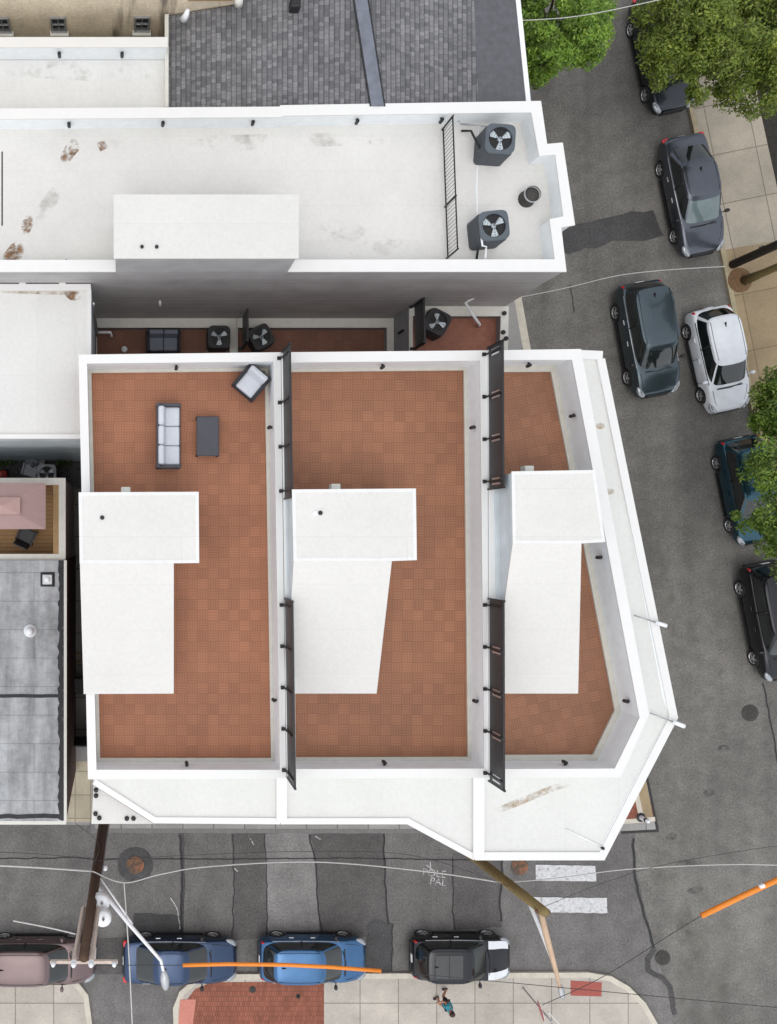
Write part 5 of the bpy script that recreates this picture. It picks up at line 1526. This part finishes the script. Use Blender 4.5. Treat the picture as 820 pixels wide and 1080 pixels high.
def place(front_w, rear_w, W, L, wb, side=1):
    """front and rear wheel hubs of the visible side in the picture -> centre and heading of the car"""
    f = Vector(P2(*front_w, .33)); r_ = Vector(P2(*rear_w, .33))
    d = (f - r_).normalized(); right = Vector((d.y, -d.x)) * side
    mid = (f + r_) / 2 + right * (W / 2 - .02)
    # axle midpoint -> body centre
    fo = L * .205; off = (L / 2 - fo) - wb / 2
    c = mid - d * off
    return Vector((c.x, c.y, .022)), math.atan2(d.y, d.x)
def car(label, fw, rw, paint, L, W, H, wb, **kw):
    # the avenue's cars come south and show their right wheels, the side street's show their left
    loc, a = place(fw, rw, W, L, wb, -1 if fw[1] - rw[1] > 20 else 1)
    return make_car(label, loc, a, paint, L, W, H, wb, **kw)
pt = m_paint
p_grey = pt('dark_grey_paint', rgb(84, 88, 96)); p_black = pt('black_paint', (.020, .021, .025, 1))
car('black car whose front pokes out under the olive tree at the top right', (679.5, 101), (664.5, 31), pt('blue_black_paint', (.03, .035, .042, 1)), 4.6, 1.8, 1.47, 2.7, kind='sedan')
car('dark grey four door saloon parked beside the pale concrete flags', (710, 250), (695.3, 179), p_grey, 4.75, 1.82, 1.46, 2.75, kind='sedan', glass='glass_pale', chrome=True)
car('dark teal grey people carrier driving in the middle of the avenue', (660.5, 399), (648, 330), pt('teal_grey_paint', rgb(70, 82, 88)), 4.55, 1.84, 1.72, 2.66, kind='suv', name='moving_car', chrome=True, group='cars driving')
car('small white hatchback parked behind the grey saloon on the avenue', (738.3, 418), (723.3, 350.5), pt('white_paint', (.72, .75, .78, 1), 0.0), 4.2, 1.74, 1.50, 2.60, kind='hatch')
car('dark teal car half hidden by the large tree at the right edge', (768.3, 554.5), (754.8, 489), pt('dark_teal_paint', rgb(40, 78, 92)), 4.3, 1.76, 1.45, 2.58, kind='hatch')
car('black off-roader at the right edge below the large tree', (793.3, 694.5), (779, 621), p_black, 4.7, 1.86, 1.70, 2.85, kind='suv', rails=False)
SY = 985.5
car('mauve car at the left edge below the dark utility pole', (77, SY + 1), (5, SY + 1), pt('mauve_paint', rgb(114, 96, 96, .9), .5), 4.5, 1.78, 1.50, 2.75, kind='hatch')
car('navy blue saloon with chrome window line parked behind the bright blue hatchback', (225, SY), (154, SY), pt('navy_paint', rgb(46, 64, 92)), 4.55, 1.80, 1.45, 2.7, kind='sedan', chrome=True)
car('bright blue hatchback parked beside the red brick paving', (362, SY - 1), (292, SY - 1), pt('bright_blue_paint', rgb(60, 100, 140)), 4.3, 1.78, 1.50, 2.66, kind='hatch', chrome=True)
car('black mini crossover with white bonnet stripes and glass sunroof', (514, SY - 2), (445.5, SY - 2), p_black, 3.95, 1.74, 1.52, 2.58, kind='suv', sunroof=True, rails=False, chrome=True, hood_mat=pt('stripe_white_paint', (.74, .76, .78, 1), 0))

# ------------------------------------------------------------------ utility poles, lamps, wires
def pole_pts(base_px, top_px, h):
    return P(*base_px, 0), P(*top_px, h)
A, B = pole_pts((110, 865), (88.5, 1010), 12.0)
p1 = thing('utility_pole', 'dark brown utility pole with white transformers and lamp arm', 'utility pole', A)
def on(A, B, z): return A.lerp(B, (z - A.z) / (B.z - A.z))
m = MB(); m.tube([A, on(A, B, 4), on(A, B, 8), B], [.20, .185, .16, .14], 14); m.build('shaft', M['pole'], p1)
for s_ in (-.24, .22):
    a = on(A, B, 8.6) + Vector((s_, 0, 0)); b = on(A, B, 12.3) + Vector((s_ * 1.05, 0, 0))
    m = MB(); M3 = (b - a).normalized().to_track_quat('Z', 'Y').to_matrix(); m.box((a + b) / 2, (.10, .10, (b - a).length), 0, M3); br = m.build('side_board', M['lumber'], p1)
    m = MB(); m.lathe([(0, .22), (.05, .22), (.08, .12), (.06, .06), (.09, 0)], b + Vector((0, 0, .0)), 12); m.build('insulator', M['white_metal'], br)
m = MB(); c_ = on(A, B, 11.9); m.box(c_ + Vector((0, -.16, 0)), (1.9, .08, .11)); cr = m.build('crossarm', M['lumber'], p1)
for s_ in (-.85, .85):
    m = MB(); m.lathe([(0, .2), (.045, .2), (.07, .1), (.05, .04), (.05, 0)], c_ + Vector((s_, -.16, .065)), 10); m.build('insulator', M['white_metal'], cr)
for k, (px, py, zz_) in enumerate(((107, 956, 7.9), (108.5, 973, 8.3))):
    x, y, _ = P(px, py, zz_ + .5)
    m = MB(); m.lathe([(0, .30), (.14, .295), (.235, .26), (.27, .20), (.27, -.10), (.22, -.16), (0, -.16)], (x, y, zz_), 20); tr = m.build('transformer', M['white_metal'], p1)
    q = on(A, B, zz_); m = MB(); m.tube([(x, y, zz_), q], .05, 6); m.build('transformer_bracket', M['galv'], tr)
    m = MB(); m.lathe([(0, .22), (.03, .2), (.05, .1), (.03, 0)], (x + .02, y + .05, zz_ + .28), 8); m.build('bushing', M['galv'], tr)
s0 = on(A, B, 6.5); e0 = P(170, 1013, 7.6); e1 = P(172.5, 1024, 7.6)
m = MB(); m.tube([s0, s0.lerp(e0, .5) + Vector((0, 0, .12)), e0, e1], [.085, .07, .055, .05], 10); ar = m.build('lamp_arm', M['white_metal'], p1)
m = MB(); m.ell(e1 + Vector((.05, -.3, 0)), (.15, .36, .08), Matrix.Rotation(.1, 3, 'Z')); m.build('street_lamp', M['galv'], ar)
m = MB(); m.tube([on(A, B, 5.6), P(140, 975, 6.6)], .035, 8); m.build('arm_brace', M['white_metal'], p1)
m = MB(); m.tube([on(A, B, 6) + Vector((.2, .02, 0)), on(A, B, 3) + Vector((.21, .02, 0)), A + Vector((.22, .02, .1))], .04, 8); m.build('riser_conduit', M['galv'], p1)
m = MB(); m.lathe([(0, .12), (.09, .1), (.09, -.1), (0, -.12)], on(A, B, 5.2) + Vector((.28, .0, 0)), 12); m.build('meter', M['white_metal'], p1)
m = MB(); m.tube([P(100, 1018, 8.9), P(101, 1000, 8.4), P(97, 990, 8.3)], .03, 6); m.build('jumper', M['cable'], p1)
p1top = B

A2, B2 = pole_pts((452, 866), (575, 962), 9.2)
p2 = thing('utility_pole', 'olive wooden utility pole leaning from the terrace corner over the crossing', 'utility pole', A2)
m = MB(); m.tube([A2, on(A2, B2, 4), on(A2, B2, 7), B2], [.20, .185, .165, .15], 14); m.build('shaft', M['pole_o'], p2)
m = MB(); m.tube([P(569, 954, 8.6), P(576, 985, 8.5), P(586, 1022, 8.4), P(591, 1042, 8.3)], [.085, .10, .075, .045], 10); la = m.build('lamp_arm', M['arm_tan'], p2)
m = MB(); m.ell(P(592.5, 1046, 8.25), (.10, .26, .06), Matrix.Rotation(.2, 3, 'Z')); m.build('street_lamp', M['galv'], la)
m = MB(); m.tube([P(556, 946, 7.8), P(572, 985, 8.1), P(586, 1022, 8.32)], [.07, .06, .045], 10); m.build('arm_brace', M['white_metal'], p2)
for dx in (.18, -.16):
    m = MB(); m.lathe([(0, .16), (.05, .15), (.07, .06), (.05, 0)], B2 + Vector((dx, -.05, -.25)), 10); m.build('insulator', M['rust_iron'], p2)

A3 = P(773, 279, HK); 
p3 = thing('utility_pole', 'black stained utility pole by the mossy trunk at the right edge', 'utility pole', A3)
B3 = A3 + Vector((.25, .1, 10.5))
m = MB(); m.tube([A3, on(A3, B3, 4), on(A3, B3, 8), B3], [.17, .16, .145, .13], 14); m.build('shaft', M['pole_d'], p3)
for z_, n_ in ((1.9, 0), (2.05, 1)):
    m = MB(); q = on(A3, B3, z_) + Vector((-.10, .14, 0)); m.box(q, (.03, .09, .16), .8); m.build('pole_tag', M['galv'], p3)
m = MB(); m.box(B3 + Vector((0, 0, -.5)), (.1, 1.8, .12)); m.build('crossarm', M['lumber'], p3)

def cable(name, label, pts, r, mat, cat='cable', n=6, group=None):
    vs = [P(*q) for q in pts]
    # Catmull-Rom so that the sag is smooth
    out = []
    for i in range(len(vs) - 1):
        a, b, c, d = vs[max(0, i-1)], vs[i], vs[i+1], vs[min(len(vs)-1, i+2)]
        for k in range(8):
            t = k / 8
            out.append(.5 * ((2*b) + (c - a)*t + (2*a - 5*b + 4*c - d)*t*t + (3*b - a - 3*c + d)*t**3))
    out.append(vs[-1])
    m = MB(); m.tube(out, r, n)
    return tag(m.build(name, mat), label, cat, group)
W_ = M['wire']; C_ = M['cable']
cable('overhead_cable', 'pale cable coming from the left edge to the dark utility pole', [(-120, 908, 7), (20, 914, 6.8), (98, 919, 6.6)], .030, C_)
cable('overhead_cable', 'pale cable sagging between the dark pole and the olive pole', [(98, 919, 6.6), (131, 931, 6.6), (170, 922, 6.4), (220, 914, 6.2), (330, 909, 5.8), (440, 918, 6.2), (531, 931, 6.6)], .024, C_)
cable('overhead_cable', 'pale cable running from the olive pole across the avenue to the right edge', [(531, 931, 6.6), (590, 926, 6.4), (660, 917, 6.2), (760, 912, 6.2), (840, 913, 6.4), (960, 918, 7)], .018, C_)
cable('service_wire', 'pale service wire dropping over the navy saloon from the cable junction', [(131, 931, 6.6), (133.5, 965, 6.6), (137, 1022, 6.4), (142, 1130, 6)], .022, C_)
cable('overhead_wire', 'thin dark wire beside the pale cable from the dark pole to the olive pole', [(99, 908, 7.4), (200, 902, 7.2), (330, 898, 7.0), (440, 903, 7.2), (540, 936, 7.2)], .008, W_)
cable('overhead_wire', 'thin dark wire crossing the left street near the dark pole', [(-120, 895, 7.2), (30, 900, 7.2), (100, 907, 7.2)], .010, W_)
cable('overhead_wire', 'thin dark wire from the olive pole over the white crossing bars', [(570, 958, 8.9), (640, 930, 8.6), (720, 908, 8.6), (900, 880, 9)], .008, W_)
cable('overhead_wire', 'dark wire that carries the orange guard at the right edge', [(572, 1060, 8.6), (640, 1028, 8.4), (740, 966, 8.2), (820, 928, 8.3), (960, 862, 8.8)], .011, W_)
cable('overhead_wire', 'dark wire that carries the long orange guard over the parked cars', [(95, 1018, 10.2), (193, 1018, 9.9), (300, 1017.5, 9.8), (402, 1024, 9.8), (640, 1046, 9.9), (900, 1070, 10)], .011, W_)
def guard(label, pts, r):
    vs = [P(*q) for q in pts]; t = thing('line_guard', label, 'line guard', vs[0], 0, 'orange line guards on the wires')
    m = MB(); m.tube(vs, r, 10); m.build('sleeve', M['orange'], t)
    return t, vs
t1, v1 = guard('long thin orange line guard hanging above the navy saloon and bright blue hatchback', [(193, 1018, 9.9), (240, 1016.8, 9.85), (300, 1017.5, 9.8), (350, 1020, 9.8), (402, 1024, 9.8)], .058)
t2, v2 = guard('thick orange line guard crossing the avenue at the right edge', [(740, 966, 8.2), (780, 946.5, 8.22), (820, 928, 8.3), (870, 904, 8.45)], .085)
m = MB(); m.bbox(P(804, 934.5, 8.38), (.17, .12, .1), .03, .4); m.build('clip', M['white_metal'], t2)
cable('overhead_cable', 'pale cable crossing the avenue above the moving car toward the black stained pole', [(520, 318, 4.2), (556, 312, 4.4), (600, 303, 4.6), (650, 291, 5.0), (700, 285, 5.5), (765, 281, 6.3)], .013, C_)
cable('overhead_wire', 'pale wire crossing in front of the two treetops at the top edge', [(500, 26, 9.0), (545, 22, 8.8), (610, 17, 8.6), (690, 1, 8.6), (760, -16, 8.9)], .014, C_)
cable('service_wire', 'thin wire from the dark pole down to the grey roofed house', [(99, 912, 7.0), (104, 890, 6.9), (80, 868, 6.8)], .009, W_)
cable('guy_wire', 'pale strut in the street left of the dark pole', [(14, 971, 5.2), (50, 978, 5.2), (80, 985, 5.3)], .030, C_, 'wire')

# stop sign at the corner
A4 = P(552, 1042, HK)
sg = thing('stop_sign', 'red stop sign on a grey post at the bottom edge', 'stop sign', A4)
T4 = A4 + Vector((-.04, -.03, 2.62))
m = MB(); m.tube([A4, T4], .032, 8); m.build('post', M['galv'], sg)
c4 = on(A4, T4, 1.98) + Vector((-.07, 0, 0)); yaw = R(14)
Mz = Matrix.Rotation(yaw, 3, 'Z') @ Matrix.Rotation(R(-9), 3, 'Y') @ Matrix.Rotation(R(-90), 3, 'Y')
def octo(r, z0, z1):
    pts = [(r * math.cos(R(22.5 + 45 * k)), r * math.sin(R(22.5 + 45 * k))) for k in range(8)]
    q = MB(); q.prism(pts, z0, z1); o = MB(); o.add([Mz @ Vector(p) + c4 for p in q.v], q.f); return o
octo(.41, -.012, 0).build('rim', M['sign_white'], sg); octo(.385, -.002, .006).build('face', M['sign_red'], sg)
q = text('STOP', 0, 0, .30, M['sign_white'], 0, 'lettering', sg)
rot = Mz @ Matrix.Rotation(R(-90), 3, 'Z')
q.data.transform(rot.to_4x4()); q.data.transform(Matrix.Translation(c4 + Mz @ Vector((0, 0, .010)) - A4)); q.parent = sg
m = MB(); c5 = on(A4, T4, 2.5) + Vector((.18, .02, 0)); m.box(c5, (.02, .62, .16), yaw + .5); m.build('street_name_plate', M['sign_white'], sg)

# short post at the avenue corner
pb = thing('bollard', 'short black and white post on the pavement corner beyond the terrace', 'bollard', P(676, 862, HK))
x, y, z = P(676, 862, HK)
m = MB(); m.lathe([(0, .02), (.17, .02), (.19, 0)], (x, y, HK + .016), 16); m.build('base_plate', M['black'], pb)
m = MB(); m.lathe([(.09, 0), (.09, .5), (.06, .58), (0, .6)], (x, y, HK + .02), 14); m.build('post', M['white_metal'], pb)
m = MB(); m.lathe([(.10, .36), (.10, .46), (.09, .46), (.09, .36), (.10, .36)], (x, y, HK + .02), 14); m.build('band', M['black'], pb)

# ------------------------------------------------------------------ the walker
def skin_fig(joints, edges, lv=2):
    me = bpy.data.meshes.new('fig'); names = list(joints)
    me.from_pydata([joints[n][:3] for n in names], [(names.index(a), names.index(b)) for a, b in edges], [])
    o = bpy.data.objects.new('fig', me); COL.objects.link(o)
    sk = o.modifiers.new('s', 'SKIN'); sk.use_smooth_shade = True
    for i, n in enumerate(names):
        v = me.skin_vertices[0].data[i]; v.radius = (joints[n][3], joints[n][3] if len(joints[n]) < 5 else joints[n][4]); v.use_root = (i == 0)
    sb = o.modifiers.new('d', 'SUBSURF'); sb.levels = lv; sb.render_levels = lv
    dg = bpy.context.evaluated_depsgraph_get(); r = bpy.data.meshes.new_from_object(o.evaluated_get(dg)); bpy.data.objects.remove(o)
    for p in r.polygons: p.use_smooth = True
    return r
pr = thing('person', 'person in a turquoise top and dark shorts walking on the south pavement', 'person')
Jn = dict(pelvis=(0, 0, .93, .13, .15), waist=(0.01, 0, 1.08, .115, .14), chest=(.03, 0, 1.28, .125, .165), neckb=(.05, 0, 1.43, .07), neck=(.07, 0, 1.50, .052), head=(.085, 0, 1.62, .095), crown=(.08, 0, 1.70, .075),
          hipl=(.02, .10, .88, .092), kneel=(.22, .10, .50, .062), ankl=(.14, .10, .09, .042), toel=(.30, .11, .035, .038),
          hipr=(-.02, -.10, .88, .092), kneer=(-.04, -.10, .48, .062), ankr=(-.30, -.10, .16, .042), toer=(-.20, -.11, .045, .038),
          shl=(.03, .18, 1.40, .062), ell=(-.08, .25, 1.14, .045), wrl=(.08, .26, .93, .034), hal=(.13, .25, .87, .036),
          shr=(.03, -.18, 1.40, .062), elr=(.06, -.25, 1.13, .045), wrr=(.24, -.25, 1.0, .034), har=(.30, -.24, .97, .036))
Ed = [('pelvis', 'waist'), ('waist', 'chest'), ('chest', 'neckb'), ('neckb', 'neck'), ('neck', 'head'), ('head', 'crown'), ('pelvis', 'hipl'), ('hipl', 'kneel'), ('kneel', 'ankl'), ('ankl', 'toel'), ('pelvis', 'hipr'), ('hipr', 'kneer'), ('kneer', 'ankr'), ('ankr', 'toer'),
      ('chest', 'shl'), ('shl', 'ell'), ('ell', 'wrl'), ('wrl', 'hal'), ('chest', 'shr'), ('shr', 'elr'), ('elr', 'wrr'), ('wrr', 'har')]
bo = bpy.data.objects.new('body', skin_fig(Jn, Ed)); COL.objects.link(bo); bo.data.materials.append(M['skin']); bo.parent = pr
def cloth(nm, keys, edges, grow, mat):
    J2 = {k: tuple(Jn[k][:3]) + tuple(q + grow for q in Jn[k][3:]) for k in keys}
    o = bpy.data.objects.new(nm, skin_fig(J2, edges)); COL.objects.link(o); o.data.materials.append(mat); o.parent = pr
Jn2 = dict(Jn)
Jn['armL'] = (-.03, .22, 1.26, .055); Jn['armR'] = (.045, -.22, 1.26, .055); Jn['thl'] = (.14, .10, .66, .078); Jn['thr'] = (-.03, -.10, .64, .078); Jn['hem'] = (0, 0, .96, .135, .15)
cloth('top', ['waist', 'hem', 'chest', 'neckb', 'shl', 'shr', 'armL', 'armR'], [('hem', 'waist'), ('waist', 'chest'), ('chest', 'neckb'), ('chest', 'shl'), ('chest', 'shr'), ('shl', 'armL'), ('shr', 'armR')], .022, M['cyan_cloth'])
cloth('shorts', ['pelvis', 'hipl', 'hipr', 'thl', 'thr'], [('pelvis', 'hipl'), ('pelvis', 'hipr'), ('hipl', 'thl'), ('hipr', 'thr')], .022, M['dark_cloth'])
m = MB(); m.ell((.06, 0, 1.685), (.115, .095, .10)); m.ell((.0, 0, 1.60), (.06, .08, .09)); m.build('hair', M['hair'], pr)
for (s_, k) in ((1, 'l'), (-1, 'r')):
    a, t_ = Vector(Jn['ank' + k][:3]), Vector(Jn['toe' + k][:3])
    m = MB(); m.tube([a + Vector((-.06, 0, -.03)), a.lerp(t_, .5) + Vector((0, 0, -.01)), t_ + Vector((.03, 0, 0))], [.045, .052, .04], 10); m.build('shoe', M['dark_cloth'], pr)
    for q in range(5):       # fingers
        h = Vector(Jn['ha' + k][:3]); off = Vector((.012 * (q - 2), 0, 0)); ln = (.055, .075, .08, .075, .06)[q]
        if q == 0: e2 = h + Vector((.05, -s_ * .02, -.02))
        else: e2 = h + Vector((.02 + off.x, 0, -ln))
        m = MB(); m.tube([h + off, h.lerp(e2, .55) + off, e2 + Vector((.012, -s_ * .01, 0))], [.011, .010, .008], 6); m.build('finger', M['skin'], pr)
m = MB(); m.ell((.185, 0, 1.60), (.02, .014, .022)); m.build('nose', M['skin'], pr)
pr.location = P(463.5, 1047.5, HK); pr.rotation_euler = (0, 0, R(205))

# ------------------------------------------------------------------ camera, light, world
cam = bpy.data.cameras.new('camera'); co = bpy.data.objects.new('camera', cam); COL.objects.link(co)
co.location = (0, 0, HC); co.rotation_euler = (0, 0, 0)
cam.sensor_fit = 'VERTICAL'; cam.sensor_height = 36; cam.lens = 36 * F / 1080
cam.shift_x = (410 - CX) / 1080; cam.shift_y = (CY - 540) / 1080
cam.clip_end = 500
SC.camera = co
EL, AZ = 72, 195           # sun height, compass bearing it stands at
w = bpy.data.worlds.new('World'); SC.world = w; w.use_nodes = True
nt = w.node_tree; bg = nt.nodes['Background']
sky = nt.nodes.new('ShaderNodeTexSky'); sky.sky_type = 'NISHITA'; sky.sun_disc = False
sky.sun_elevation = R(EL); sky.sun_rotation = R(AZ); sky.air_density = 1.0; sky.dust_density = 2.0
hs_ = nt.nodes.new('ShaderNodeHueSaturation'); hs_.inputs['Saturation'].default_value = .34
nt.links.new(sky.outputs['Color'], hs_.inputs['Color']); nt.links.new(hs_.outputs['Color'], bg.inputs['Color'])
bg.inputs['Strength'].default_value = .15
sl = bpy.data.lights.new('sun', 'SUN'); so = bpy.data.objects.new('sun', sl); COL.objects.link(so)
sl.energy = .8; sl.angle = R(150); sl.color = (1.0, .965, .91)
dv = Vector((math.sin(R(AZ)) * math.cos(R(EL)), math.cos(R(AZ)) * math.cos(R(EL)), math.sin(R(EL))))
so.rotation_euler = dv.to_track_quat('Z', 'Y').to_euler()
SC.view_settings.view_transform = 'Standard'; SC.view_settings.look = 'None'
SC.view_settings.exposure = 0.47; SC.view_settings.gamma = 1.0
SC.view_settings.use_curve_mapping = False
SC.cycles.max_bounces = 8; SC.cycles.diffuse_bounces = 6
SC.render.film_transparent = False
